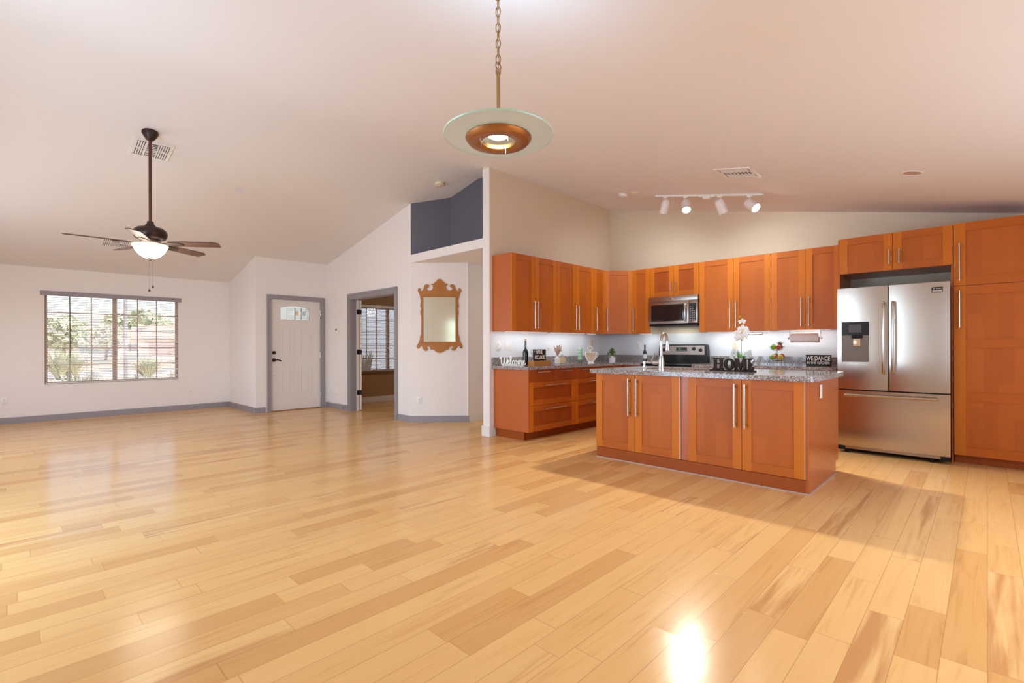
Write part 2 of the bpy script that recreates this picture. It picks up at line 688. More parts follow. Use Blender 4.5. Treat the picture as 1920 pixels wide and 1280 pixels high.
# ---------------------------------------------------------------- room shell
RY, RZ = 5.31, 3.645                      # ridge of the vault
SR, SL = .2028, .2149                     # slopes of its two sides
def cz(y):
    return RZ - (RY - y) * SR if y < RY else RZ - (y - RY) * SL
X0, XW = -1.2, 7.19                       # rear wall, kitchen back wall
YR, YW = -1.6, 10.82                      # dining wall, front window wall
XH = 4.355                                # plane of the hall side wall and of the kitchen wall end
YK = 4.645                                # kitchen face of the dividing wall
YD = 9.305                                # front door wall
XJ = 3.04                                 # entry return

struct(MB().box(X0 - .15, 3.2, YR - .15, YW + .15, -.12, 0, FLOOR).box(3.2, 9.0, YR - .15, 9.44, -.12, 0, FLOOR).build('floor'))
struct(MB().prism([(YR - .15, cz(YR - .15)), (RY, RZ), (YW + .15, cz(YW + .15)), (YW + .15, cz(YW + .15) + .12), (RY, RZ + .12), (YR - .15, cz(YR - .15) + .12)], 'x', X0 - .15, XW + .15, CEIL).build('ceiling'))

def wall_x(name, x0, x1, y0, y1, m, z0=0, openings=(), mats=None):
    """wall in a plane of constant x, its top follows the vault; openings (ya, yb, za, zb)"""
    b = MB()
    def piece(a, c, za, zb=None):
        if zb is not None:
            b.box(x0, x1, a, c, za, zb, m, mats)
        else:
            ys = [a] + ([RY] if a < RY < c else []) + [c]
            b.prism([(a, za), (c, za)] + [(y, cz(y)) for y in reversed(ys)], 'x', x0, x1, m)
    cur = y0
    for ya, yb, za, zb in sorted(openings):
        piece(cur, ya, z0)
        if za > z0:
            piece(ya, yb, z0, za)
        piece(ya, yb, zb)
        cur = yb
    piece(cur, y1, z0)
    return struct(b.build(name))

def wall_y(name, y0, y1, x0, x1, z1, m, z0=0, openings=()):
    b = MB()
    cur = x0
    for xa, xb, za, zb in sorted(openings):
        b.box(cur, xa, y0, y1, z0, z1, m)
        if za > z0:
            b.box(xa, xb, y0, y1, z0, za, m)
        b.box(xa, xb, y0, y1, zb, z1, m)
        cur = xb
    b.box(cur, x1, y0, y1, z0, z1, m)
    return struct(b.build(name))

WX0, WX1, WZ0, WZ1 = .385, 2.195, .585, 2.06       # front window opening
wall_y('wall_front', YW, YW + .15, X0 - .15, XJ + .14, cz(YW) + .01, WHITE, openings=[(WX0, WX1, WZ0, WZ1)])
wall_x('wall_entry_return', XJ, XJ + .14, YD + .13, YW, WHITE)
wall_y('wall_entry', YD, YD + .13, XJ, XH, cz(YD) + .01, WHITE, openings=[(3.285, 4.24, 0, 2.065)])
wall_x('wall_hall', XH, XH + .155, 6.43, YD + .13, WHITE, openings=[(6.885, 8.355, 0, 2.05)])
wall_x('wall_rear', X0 - .15, X0, YR - .15, YW, WHITE, openings=[(.7, 1.34, 0, 2.05), (2.8, 5.2, 0, 2.4), (5.75, 10.05, .58, 2.12)])
wall_y('wall_dining', YR - .15, YR, X0, XW, cz(YR), WHITE, openings=[(1.65, 4.75, .68, 2.02)])

# kitchen walls: cool white below the upper cabinets, beige above
b = MB()
b.box(XH, XW + .15, YK, YK + .12, 0, 1.37, WHITE, {'y0': SPLASH})
b.box(XH, XW + .15, YK, YK + .12, 1.37, 3.5, WHITE, {'y0': BEIGE})
b.prism([(YK, 3.5), (YK + .12, 3.5), (YK + .12, cz(YK + .12)), (YK, cz(YK))], 'x', XH, XW + .15, BEIGE)
b.box(XH - .002, XH + .016, YK - .003, YK + .122, 0, 3.505, WHITE)
struct(b.build('wall_kitchen_left'))
b = MB()
b.box(XW, XW + .15, YR, YK, 0, 1.37, SPLASH)
b.prism([(YR, 1.37), (YK, 1.37), (YK, cz(YK)), (YR, cz(YR))], 'x', XW, XW + .15, BEIGE)
struct(b.build('wall_kitchen_back'))

# hall behind the header: angled wall, lowered ceiling, plant niche above
DA = Vector((XH, 6.43, 0))
DB = Vector((4.992, 5.793, 0))
nd = Vector((-1, -1, 0)).normalized()
def diag_box(b, t0, t1, d0, d1, z0, z1, m):
    """box along the angled wall: t along it, d in front of it"""
    dr = (DB - DA).normalized()
    vs = []
    for z in (z0, z1):
        for t, d in ((t0, d0), (t1, d0), (t1, d1), (t0, d1)):
            p = DA + dr * t + nd * d
            vs.append(b.bm.verts.new((p.x, p.y, z)))
    for ids in ((0, 1, 2, 3), (4, 5, 6, 7), (0, 1, 5, 4), (1, 2, 6, 5), (2, 3, 7, 6), (3, 0, 4, 7)):
        b.face([vs[i] for i in ids], m)
LD = (DB - DA).length
b = MB()
diag_box(b, 0, LD, -.1, 0, 0, 2.48, WHITE)
struct(b.build('wall_angled'))
struct(MB().box(DB.x - .02, XW + .2, DB.y, DB.y + .1, 0, 2.48, WHITE).build('wall_hallway'))
struct(MB().box(XW + .1, XW + .2, YK + .12, DB.y, 0, 2.48, WHITE).build('wall_hallway_end'))
b = MB()
b.prism([(XH, YK + .12), (XW + .15, YK + .12), (XW + .15, DB.y + .1), (DB.x, DB.y + .1), (XH + .1, 6.43), (XH, 6.43)], 'z', 2.48, 2.605, WHITE)
struct(b.build('ceiling_hall'))
# niche walls
b = MB()
dr = (DB - DA).normalized()
NC = Vector((4.795, 5.99, 0))
q0 = [DA, NC, NC - nd * .08, DA - nd * .08]
lo = [b.bm.verts.new((p.x, p.y, 2.605)) for p in q0]
hi = [b.bm.verts.new((p.x, p.y, cz(p.y) + .03)) for p in q0]
b.face(lo, NICHE)
b.face(hi, NICHE)
for i in range(4):
    b.face([lo[i], lo[(i + 1) % 4], hi[(i + 1) % 4], hi[i]], NICHE)
struct(b.build('wall_niche_left'))
b = MB()
b.prism([(YK + .12, 2.605), (NC.y, 2.605), (NC.y, cz(NC.y)), (RY, RZ), (YK + .12, cz(YK + .12))], 'x', NC.x, NC.x + .08, NICHE)
struct(b.build('wall_niche_back'))

# office beyond the double door
OY = 9.40
wall_y('wall_office_window', OY, OY + .14, XH + .155, 8.9, 2.44, TAN, openings=[(5.06, 6.56, .655, 2.03)])
struct(MB().box(8.76, 8.9, 5.97, OY, 0, 2.44, TAN).build('wall_office_far'))
struct(MB().box(DB.x + .1, 8.9, 5.9, 5.98, 0, 2.44, TAN).build('wall_office_near'))
struct(MB().prism([(XH + .155, 6.47), (5.12, 5.94), (8.9, 5.94), (8.9, OY + .14), (XH + .155, OY + .14)], 'z', 2.44, 2.5, CEIL).build('ceiling_office'))
struct(MB().box(XH + .155, 8.75, OY - .014, OY, 0, .115, TRIMW).build('baseboard_office'))
struct(MB().box(5.0, 6.62, OY - .05, OY + .02, .622, .655, mat('sill_brown', (120, 96, 76), .5)).build('trim_6'))

# baseboards and casings
def bb(name, boxes, m):
    b = MB()
    for q in boxes:
        b.box(*q, m)
    struct(b.build(name))
BH = .098
bb('baseboard_front', [(X0, XJ, YW - .016, YW, 0, BH)], GREY)
bb('baseboard_entry_return', [(XJ - .016, XJ, YD - .016, YW - .016, 0, BH)], GREY)
bb('baseboard_entry', [(XJ, 3.20, YD - .016, YD, 0, BH), (4.325, XH, YD - .016, YD, 0, BH)], GREY)
bb('baseboard_hall', [(XH - .016, XH, 8.44, YD, 0, BH), (XH - .016, XH, 6.424, 6.795, 0, BH)], GREY)
b = MB()
diag_box(b, -.005, LD, 0, .016, 0, BH, GREY)
struct(b.build('baseboard_angled'))
bb('baseboard_hallway', [(DB.x - .005, XW + .1, DB.y - .016, DB.y, 0, .095)], TRIMW)
b = MB()
b.box(XH - .018, XH, YK - .016, YK + .136, 0, .135, TRIMW)
b.box(XH, XH + .03, YK - .016, YK, 0, .135, TRIMW)
b.box(XH, XW, YK + .12, YK + .136, 0, .12, TRIMW)
struct(b.build('baseboard_pier'))
bb('baseboard_rear', [(X0, X0 + .016, YR, .7, 0, BH), (X0, X0 + .016, 1.34, 2.8, 0, BH), (X0, X0 + .016, 5.2, YW, 0, BH), (X0, XW, YR, YR + .016, 0, BH)], GREY)

b = MB()      # front door casing and jamb
b.box(3.225, 3.297, YD - .018, YD, 0, 2.13, GREY)
b.box(4.228, 4.30, YD - .018, YD, 0, 2.13, GREY)
b.box(3.297, 4.228, YD - .018, YD, 2.058, 2.13, GREY)
b.box(3.225, 3.245, YD - .024, YD - .018, 0, 2.13, GREY).box(4.28, 4.30, YD - .024, YD - .018, 0, 2.13, GREY).box(3.245, 4.28, YD - .024, YD - .018, 2.11, 2.13, GREY)
b.box(3.285, 3.299, YD, YD + .13, 0, 2.058, GREY).box(4.226, 4.24, YD, YD + .13, 0, 2.058, GREY).box(3.285, 4.24, YD, YD + .13, 2.053, 2.065, GREY)
struct(b.build('trim_1'))
b = MB()      # office casing and jamb
x = XH
for a, c in ((8.36, 8.44), (6.80, 6.88)):
    b.box(x - .018, x, a, c, 0, 2.145, GREY)
    o = c if a > 8 else a + .018
    b.box(x - .028, x - .018, o - .018, o, 0, 2.145, GREY)
b.box(x - .018, x, 6.88, 8.36, 2.055, 2.145, GREY)
b.box(x - .03, x - .018, 6.80, 8.44, 2.118, 2.145, GREY).box(x - .024, x - .018, 6.80, 8.44, 2.075, 2.095, GREY)
b.box(x - .002, x + .102, 8.345, 8.36, 0, 2.05, GREY).box(x + .102, x + .157, 8.345, 8.36, 0, 2.05, TRIMW)
b.box(x - .002, x + .157, 6.88, 6.895, 0, 2.05, GREY)
b.box(x - .002, x + .157, 6.895, 8.345, 2.04, 2.055, GREY)
struct(b.build('trim_2'))

# front door
def arch(x0, x1, z0, z1, rise, n=12):
    pts = [(x0, z0), (x1, z0)]
    for i in range(n + 1):
        t = i / n
        xx = x1 + (x0 - x1) * t
        pts.append((xx, z1 - rise + rise * (1 - (2 * t - 1) ** 2)))
    return pts
GX0, GX1, GZ0, GZ1 = 3.475, 4.015, 1.69, 1.945
slab = curve_mesh([[(3.302, .014), (4.223, .014), (4.223, 2.052), (3.302, 2.052)], arch(GX0, GX1, GZ0, GZ1, .045)[::-1]], .0225, DOORW, 'door_1', xf=T(0, YD + .05, 0))
struct(slab, 'white panelled front door with arched glass light')
b = MB()
yf = YD + .0275
for (xa, xb) in ((3.485, 3.69), (3.832, 4.037)):
    for (za, zb) in ((1.025, 1.515), (.30, .815)):
        w = .022
        b.box(xa, xa + w, yf - .007, yf, za, zb, DOORW).box(xb - w, xb, yf - .007, yf, za, zb, DOORW)
        b.box(xa + w, xb - w, yf - .007, yf, za, za + w, DOORW).box(xa + w, xb - w, yf - .007, yf, zb - w, zb, DOORW)
        b.box(xa + .045, xb - .045, yf - .006, yf, za + .045, zb - .045, DOORW)
b.build('panel_moulding', slab)
g = curve_mesh([arch(GX0 - .03, GX1 + .03, GZ0 - .03, GZ1 + .03, .045), arch(GX0, GX1, GZ0, GZ1, .045)[::-1]], .008, DOORW, 'light_frame', slab, xf=T(0, yf - .004, 0))
curve_mesh([arch(GX0, GX1, GZ0, GZ1, .045)], .003, frosted('door_glass', (.99, .98, .97), .5), 'glass_pane', slab, xf=T(0, YD + .05, 0))
b = MB()
lead = mat('lead_came', (150, 150, 156), .5)
for xx in (3.60, 3.74, 3.75, 3.86, 3.87, 3.955, 3.985):
    b.box(xx - .003, xx + .003, YD + .043, YD + .047, GZ0, GZ1 - .03, lead)
for zz in (1.725, 1.76, 1.86, 1.89):
    b.box(3.62, GX1, YD + .043, YD + .047, zz - .0025, zz + .0025, lead)
b.box(3.75, 3.82, YD + .043, YD + .047, 1.775, 1.85, mat('amber_glass', (235, 215, 185), .3))
b.box(3.885, 3.945, YD + .043, YD + .047, 1.775, 1.85, mat('smoke_glass', (205, 205, 205), .3))
b.build('lead_lattice', slab)
b = MB()
b.cyl((3.355, yf, 1.075), (3.355, yf - .022, 1.075), .031, BRONZE, seg=20)
b.cyl((3.355, yf - .022, 1.075), (3.355, yf - .034, 1.075), .018, BRONZE, seg=16)
b.build('deadbolt', slab)
b = MB()
b.cyl((3.355, yf, .94), (3.355, yf - .018, .94), .033, BRONZE, seg=20)
b.cyl((3.355, yf - .018, .94), (3.355, yf - .05, .94), .012, BRONZE)
b.tube(smooth_path([(3.355, yf - .05, .94), (3.40, yf - .052, .945), (3.44, yf - .05, .935), (3.475, yf - .047, .922)]), [.011] * 19, BRONZE)
b.build('lever_handle', slab)
b = MB()
b.box(3.34, 3.375, yf - .004, yf, .60, .66, DOORW)
b.cyl((3.355, yf, .648), (3.355, yf - .006, .648), .006, HOLE, seg=10)
b.build('lower_latch_plate', slab)
for zz in (.25, 1.02, 1.83):
    MB().cyl((4.2245, yf - .006, zz - .05), (4.2245, yf - .006, zz + .05), .007, NICKEL, seg=10).build('hinge', slab)
struct(MB().box(3.30, 4.225, YD - .01, YD + .12, 0, .013, mat('threshold_wood', (150, 104, 62), .4)).build('trim_3'))
MB().box(3.296, 3.312, yf - .012, yf, 1.935, 1.985, PLASTIC).build('alarm_sensor', slab)

# office door leaf standing open
L2 = struct(MB().box(0, .715, -.036, 0, .012, 2.035, CREAM).build('door_2', loc=(XH + .17, 8.352, 0), rot=(0, 0, R(66))), 'cream office door leaf standing open')
b = MB()
for (xa, xb) in ((.12, .32), (.40, .60)):
    for (za, zb) in ((.25, .9), (1.05, 1.9)):
        b.box(xa, xb, -.040, -.036, za, zb, CREAM)
b.build('panel_moulding', L2)
for zz in (.33, 1.08, 1.82):
    b = MB()
    b.box(-.012, -.001, -.038, .0, zz - .045, zz + .045, IRON)
    b.cyl((-.012, -.030, zz - .045), (-.012, -.030, zz + .045), .009, IRON, seg=10)
    b.build('hinge', L2)
    struct(MB().box(XH + .112, XH + .157, 8.341, 8.345, zz - .045, zz + .045, IRON).build('trim_5'))

# ---------------------------------------------------------------- windows
def window(name, x0, x1, z0, z1, y, mid, cols, rows, frame, bars):
    b = MB()
    t = .035
    b.box(x0, x0 + t, y, y + .05, z0, z1, frame).box(x1 - t, x1, y, y + .05, z0, z1, frame)
    b.box(x0 + t, x1 - t, y, y + .05, z0, z0 + t, frame).box(x0 + t, x1 - t, y, y + .05, z1 - t, z1, frame)
    b.box(mid - .03, mid + .03, y, y + .05, z0 + t, z1 - t, frame)
    o = struct(b.build(name))
    b = MB()
    for xx in cols:
        b.box(xx - .008, xx + .008, y + .018, y + .034, z0 + t, z1 - t, bars)
    for zz in rows:
        b.box(x0 + t, mid - .03, y + .02, y + .032, zz - .008, zz + .008, bars)
        b.box(mid + .03, x1 - t, y + .02, y + .032, zz - .008, zz + .008, bars)
    b.build('glazing_bars', o)
    MB().box(x0 + t, mid - .03, y + .024, y + .028, z0 + t, z1 - t, GLASS).build('pane', o)
    MB().box(mid + .03, x1 - t, y + .024, y + .028, z0 + t, z1 - t, GLASS).build('pane', o)
    return o
window('window_1', WX0, WX1, WZ0, WZ1, YW + .075, 1.275, (.69, .965, 1.595, 1.875), (.895, 1.17, 1.462, 1.75), BROWNF, BROWNF)
b = MB()
b.box(WX0, WX1, YW - .012, YW + .075, WZ0 - .022, WZ0, TRIMW)
b.box(WX0 - .02, WX1 + .02, YW - .006, YW, WZ0 - .035, WZ0 - .022, TRIMW)
struct(b.build('trim_4'))
window('window_2', 5.06, 6.56, .655, 2.03, OY + .06, 5.81, (5.30, 5.545, 6.06, 6.31), (.93, 1.20, 1.48, 1.755), BROWNF, BROWNF)

def blind(name, x0, x1, z0, z1, y, label, valance, vx0, vx1, vz0, vz1, pitch=.028, tilt=22):
    t = thing(name, label, 'blind', ((x0 + x1) / 2, y, z0))
    cx = (x0 + x1) / 2
    b = MB()
    k = int((z1 - z0 - .03) / pitch)
    for i in range(k):
        z = z0 + .03 + i * pitch - z0
        r = Matrix.Rotation(R(tilt), 4, 'X')
        b.box(x0 - cx, x1 - cx, -.0125, .0125, -.0005, .0005, SLAT, rot=T(0, 0, z) @ r)
    b.build('slats', t)
    MB().box(x0 - cx, x1 - cx, -.014, .014, .0, .016, SLAT).build('bottom_rail', t)
    b = MB()
    n = 5
    for i in range(n):
        xx = (x0 - cx) + (x1 - x0) * (.06 + .88 * i / (n - 1))
        b.cyl((xx, -.0135, .01), (xx, -.0135, z1 - z0), .0012, SLAT, seg=5)
        b.cyl((xx, .0135, .01), (xx, .0135, z1 - z0), .0012, SLAT, seg=5)
    b.build('ladder_cords', t)
    b = MB()
    b.box(vx0 - cx, vx1 - cx, -.05, .02, vz0 - z0, vz1 - z0, valance)
    b.box(vx0 - cx - .004, vx1 - cx + .004, -.056, -.05, vz1 - z0 - .018, vz1 - z0, valance)
    b.build('valance', t)
    if valance is GREY:
        b = MB()
        b.tube([(-cx + .69, -.02, 1.42), (-cx + .692, -.022, .9), (-cx + .692, -.022, .42)], .004, IRON, seg=6)
        b.build('tilt_wand', t)
    return t
blind('window_blind', WX0 + .012, WX1 - .012, WZ0 + .005, WZ1 - .02, YW + .035, 'white slatted blind with grey valance in the wide front window', GREY, .335, 2.235, 2.018, 2.09)
blind('window_blind', 5.08, 6.54, .66, 2.01, OY - .015 + .04, 'white slatted blind in the office window beyond the open doorway', TRIMW, 5.03, 6.60, 2.015, 2.065, tilt=25)

# openings behind the photographer
b = MB()
for (y0, y1, z0, z1) in ((.7, 1.34, 0, 2.05), (2.8, 5.2, 0, 2.4), (5.75, 10.05, .58, 2.12)):
    ym = (y0 + y1) / 2
    for ya in (y0, ym - .03, y1 - .05) if y1 - y0 > 1 else (y0, y1 - .05):
        b.box(X0 - .1, X0 - .04, ya, ya + .05, z0, z1, TRIMW)
    b.box(X0 - .1, X0 - .04, y0, y1, z1 - .05, z1, TRIMW).box(X0 - .1, X0 - .04, y0, y1, z0, z0 + .04, TRIMW)
struct(b.build('window_3'))
b = MB()
for xa in (1.65, 3.17, 4.70):
    b.box(xa, xa + .05, YR - .1, YR - .04, .68, 2.02, TRIMW)
b.box(1.65, 4.75, YR - .1, YR - .04, .68, .73, TRIMW).box(1.65, 4.75, YR - .1, YR - .04, 1.97, 2.02, TRIMW)
struct(b.build('window_4'))

# ---------------------------------------------------------------- cabinets
# local frame of a cabinet: x to the right as one faces it, y into it, z up; its front plane is y = 0
def bar_handle(door, x, z0, z1, vertical=True, name='handle', off=.032, r=.0062):
    b = MB()
    if vertical:
        b.cyl((x, -.02 - off, z0), (x, -.02 - off, z1), r, NICKEL, seg=10)
        for z in (z0 + .028, z1 - .028):
            b.cyl((x, -.02, z), (x, -.02 - off, z), r * 1.05, NICKEL, seg=8)
    else:
        x0, x1 = x
        b.cyl((x0, -.02 - off, z0), (x1, -.02 - off, z0), r, NICKEL, seg=10)
        for xx in (x0 + .028, x1 - .028):
            b.cyl((xx, -.02, z0), (xx, -.02 - off, z0), r * 1.05, NICKEL, seg=8)
    return b.build(name, door)

def shaker(root, x0, x1, z0, z1, name='door', st=.075, rails=(), gap=.0022, edge=False, cross=False):
    x0 += gap
    x1 -= gap
    z0 += gap
    z1 -= gap
    b = MB()
    f = -.020
    b.box(x0, x0 + st, f, 0, z0, z1, W_ST).box(x1 - st, x1, f, 0, z0, z1, W_ST)
    zs = [z0] + list(rails) + [z1]
    b.box(x0 + st, x1 - st, f, 0, z0, z0 + st, W_RL)
    b.box(x0 + st, x1 - st, f, 0, z1 - st, z1, W_RL)
    for z in rails:
        b.box(x0 + st, x1 - st, f, 0, z - st / 2, z + st / 2, W_RL)
    b.box(x0 + st, x1 - st, f + .009, -.002, z0 + st, z1 - st, W_PX if cross else W_PN)
    if edge:
        b.box(x1, x1 + .005, f - .001, 0, z0, z1, BIRCH)
    return b.build(name, root)

def slab_front(root, x0, x1, z0, z1, name='drawer', m=None):
    g = .0015
    return MB().box(x0 + g, x1 - g, -.020, 0, z0 + g, z1 - g, m or W_PX).build(name, root)

RB = -PI / 2
def cabinet(label, loc, rz, w, d, z0, z1, group=None, name='wall_cabinet', cat='cabinet', sides=(None, None), gap=.001):
    t = thing(name, label, cat, (loc[0], loc[1], 0), rz, group)
    fm = {}
    if sides[0]: fm['x0'] = sides[0]
    if sides[1]: fm['x1'] = sides[1]
    MB().box(gap, w - gap, .0005, d - .002, z0, z1, W_BX, fm).build('body', t)
    return t

UZ0, UZ1 = 1.37, 2.362
# left wall uppers, fronts at y = 4.285
FY = 4.305
FD = YK - FY
t = cabinet('two-door upper cabinet at the open end of the left kitchen wall', (4.405, FY), 0, .895, FD, UZ0, UZ1, 'upper cabinets on the left kitchen wall')
d = shaker(t, 0, .443, UZ0, UZ1); bar_handle(d, .407, 1.412, 1.767)
d = shaker(t, .443, .895, UZ0, UZ1); bar_handle(d, .478, 1.412, 1.767)
t = cabinet('two-door upper cabinet in the middle of the left kitchen wall', (5.30, FY), 0, .895, FD, UZ0, UZ1, 'upper cabinets on the left kitchen wall')
d = shaker(t, 0, .448, UZ0, UZ1); bar_handle(d, .412, 1.412, 1.767)
d = shaker(t, .448, .895, UZ0, UZ1); bar_handle(d, .483, 1.412, 1.767)
t = cabinet('narrow single-door upper cabinet left of the angled corner cabinet', (6.195, FY), 0, .305, FD, UZ0, UZ1, 'upper cabinets on the left kitchen wall')
d = shaker(t, 0, .305, UZ0, UZ1, st=.068); bar_handle(d, .04, 1.412, 1.767)
# corner unit with angled front
FX = 6.83
ca = Vector((6.502, FY - .0, 0))
cb_ = Vector((FX, 3.992, 0))
t = thing('corner_cabinet', 'angled corner upper cabinet with one paler door', 'cabinet', (ca.x, ca.y, 0), 0, 'upper cabinets around the kitchen corner')
poly = [ca, cb_, Vector((XW - .002, 3.992, 0)), Vector((XW - .002, YK - .002, 0)), Vector((6.502, YK - .002, 0))]
MB().prism([(p.x - ca.x, p.y - ca.y) for p in poly], 'z', UZ0, UZ1, W_BX).build('body', t)
wdg = (cb_ - ca).length
d = shaker(t, .002, wdg - .002, UZ0, UZ1)
d.rotation_euler = (0, 0, math.atan2(cb_.y - ca.y, cb_.x - ca.x))
bar_handle(d, .04, 1.412, 1.767)
# back wall uppers, fronts at x = 6.81
BD = XW - FX
t = cabinet('narrow single-door upper cabinet left of the microwave', (FX, 3.990), RB, .303, BD, UZ0, UZ1, 'upper cabinets on the back kitchen wall', sides=(None, BIRCH))
d = shaker(t, 0, .303, UZ0, UZ1, st=.068); bar_handle(d, .036, 1.412, 1.767)
t = cabinet('short two-door cabinet above the microwave', (FX, 3.686), RB, .764, BD, 1.907, UZ1, 'upper cabinets on the back kitchen wall')
d = shaker(t, 0, .384, 1.907, UZ1, cross=True); bar_handle(d, .348, 1.965, 2.125)
d = shaker(t, .384, .764, 1.907, UZ1, cross=True); bar_handle(d, .420, 1.965, 2.125)
t = cabinet('wide two-door upper cabinet right of the microwave', (FX, 2.920), RB, .934, BD, UZ0, UZ1, 'upper cabinets on the back kitchen wall')
d = shaker(t, 0, .468, UZ0, UZ1); bar_handle(d, .432, 1.418, 1.78)
d = shaker(t, .468, .934, UZ0, UZ1); bar_handle(d, .508, 1.418, 1.78)
t = cabinet('two-door upper cabinet beside the refrigerator, above the paper towels', (FX, 1.985), RB, .765, BD, UZ0, UZ1, 'upper cabinets on the back kitchen wall')
d = shaker(t, 0, .388, UZ0, UZ1); bar_handle(d, .345, 1.415, 1.772)
d = shaker(t, .388, .765, UZ0, UZ1); bar_handle(d, .430, 1.415, 1.772)
FILL_STRIP = mat('fill_strip', (246, 244, 238), .4, emit=(255, 250, 240), estr=.3)  # unseen strips and lamps added under the uppers to brighten the backsplash
for cab_, (xa, xb), dd in ((bpy.data.objects['wall_cabinet'], (.05, .85), FD), (bpy.data.objects['wall_cabinet.001'], (.05, .85), FD), (bpy.data.objects['wall_cabinet.002'], (.05, .25), FD), (bpy.data.objects['wall_cabinet.003'], (.05, .25), BD), (bpy.data.objects['wall_cabinet.005'], (.05, .88), BD), (bpy.data.objects['wall_cabinet.006'], (.05, .62), BD)):
    MB().box(xa, xb, dd - .22, dd - .195, UZ0 - .010, UZ0, FILL_STRIP).build('fill_strip', cab_)
    wm = Matrix.Translation(cab_.location) @ Matrix.Rotation(cab_.rotation_euler[2], 4, 'Z')
    c_ = wm @ Vector(((xa + xb) / 2, dd - .2075, UZ0 - .014))
    dvec = wm.to_3x3() @ Vector((0, .35, -1))
    lo_ = light('fill_strip_lamp', 'AREA', c_, (1.5 if dd == FD else 2.1) * (xb - xa) / .8, (.95, 1.05, 1.12), None, xb - xa, .03)
    lo_.rotation_euler = (wm @ Matrix.Rotation(R(19), 4, 'X')).to_euler()
# cabinet above the refrigerator with its side panels
TX = 6.57
t = cabinet('deep two-door cabinet above the refrigerator', (TX, 1.200), RB, .963, XW - TX, 1.977, 2.375, name='bridge_cabinet')
d = shaker(t, .004, .483, 1.977, 2.375); bar_handle(d, .455, 2.04, 2.195)
d = shaker(t, .483, .961, 1.977, 2.375); bar_handle(d, .539, 2.04, 2.195)
MB().box(-.014, .002, .02, XW - TX - .004, 0, 2.375, W_BX).build('side_panel', t)
b = MB()
b.box(.945, .962, .002, XW - TX - .004, 0, 1.975, W_BX)
b.build('side_panel', t)
# pantry
t = cabinet('tall pantry cabinet right of the refrigerator', (TX, .236), RB, .605, XW - TX, .085, 2.382, name='pantry_cabinet')
d = shaker(t, 0, .605, 1.762, 2.382, st=.085); bar_handle(d, .044, 1.81, 2.18)
d = shaker(t, 0, .605, .087, 1.760, st=.085, rails=(1.19, .667)); bar_handle(d, .044, 1.348, 1.713)
MB().box(.004, .60, .07, XW - TX - .01, 0, .085, W_KK).build('plinth', t)

# base cabinets, left run
BY = 4.05
def drawers(t, w):
    h = w / 2
    for k in (0, 1):
        d = slab_front(t, k * h, (k + 1) * h, .732, .884)
        bar_handle(d, (k * h + h * .26, k * h + h * .78), .852, None, False)
    for z0, z1, zh in ((.434, .732, .683), (.112, .434, .385)):
        d = shaker(t, 0, w, z0, z1, 'drawer', st=.07, cross=True)
        bar_handle(d, (w * .29, w * .75), zh, None, False)
for k, lab in enumerate(('four-drawer base cabinet at the end of the left counter', 'four-drawer base cabinet partly hidden behind the island')):
    x0 = 4.447 + k * .929
    t = cabinet(lab, (x0, BY), 0, .928, YK - BY, .112, .886, 'base cabinets under the left counter', name='base_cabinet')
    drawers(t, .928)
    if k == 0:
        MB().box(-.018, 0, -.02, YK - BY - .002, .112, .886, W_BX).build('end_panel', t)
        b = MB().box(.05, .928, .09, .106, 0, .112, W_KK).box(.02, .036, .09, YK - BY - .002, 0, .112, W_KK)
        b.build('plinth', t)
    else:
        MB().box(0, .928, .09, .106, 0, .112, W_KK).build('plinth', t)
t = cabinet('corner base cabinet under the kitchen corner', (6.306, BY), 0, XW - 6.306, YK - BY, .112, .886, name='base_cabinet', group='base cabinets at the back')
MB().box(0, .28, .09, .106, 0, .112, W_KK).build('plinth', t)
d = slab_front(t, .0, .25, .112, .884, 'door', W_PN)
# back run
BX = 6.59
t = cabinet('slim base cabinet left of the range', (BX, 4.045), RB, .352, XW - BX, .112, .886, name='base_cabinet', group='base cabinets at the back')
d = slab_front(t, .06, .35, .732, .884)
d = shaker(t, .06, .35, .112, .732)
for k, lab in enumerate(('base cabinet right of the range', 'base cabinet beside the refrigerator')):
    t = cabinet(lab, (BX, 2.912 - k * .845), RB, .842, XW - BX, .112, .886, name='base_cabinet', group='base cabinets at the back')
    for j in (0, 1):
        d = slab_front(t, j * .421, (j + 1) * .421, .732, .884); bar_handle(d, (j * .421 + .1, j * .421 + .32), .852, None, False)
        d = shaker(t, j * .421, (j + 1) * .421, .112, .732); bar_handle(d, .421 + (.04 if j else -.04), .36, .68)
    MB().box(0, .842, .07, .086, 0, .112, W_KK).build('plinth', t)

# worktops
def worktop(name, label, polys, splash, loc):
    t = thing(name, label, 'countertop', loc)
    b = MB()
    for p in polys:
        b.prism([(x - loc[0], y - loc[1]) for x, y in p], 'z', .886 - loc[2], .925 - loc[2], GRAN)
    b.build('slab', t)
    b = MB()
    for q in splash:
        b.box(q[0] - loc[0], q[1] - loc[0], q[2] - loc[1], q[3] - loc[1], .925 - loc[2], 1.03 - loc[2], GRAN)
    b.build('backsplash', t)
    return t
worktop('worktop', 'grey granite corner worktop along the left kitchen wall', [[(4.39, 4.0), (6.54, 4.0), (6.54, 3.694), (XW - .001, 3.694), (XW - .001, YK - .001), (4.39, YK - .001)]],
        [(4.39, XW - .021, YK - .02, YK - .001), (XW - .02, XW - .001, 3.694, YK - .001)], (5.5, 4.3, .886))
worktop('worktop', 'grey granite worktop between the range and the refrigerator', [[(6.54, 1.225), (XW - .001, 1.225), (XW - .001, 2.917), (6.54, 2.917)]],
        [(XW - .02, XW - .001, 1.225, 2.90)], (6.8, 2.0, .886))

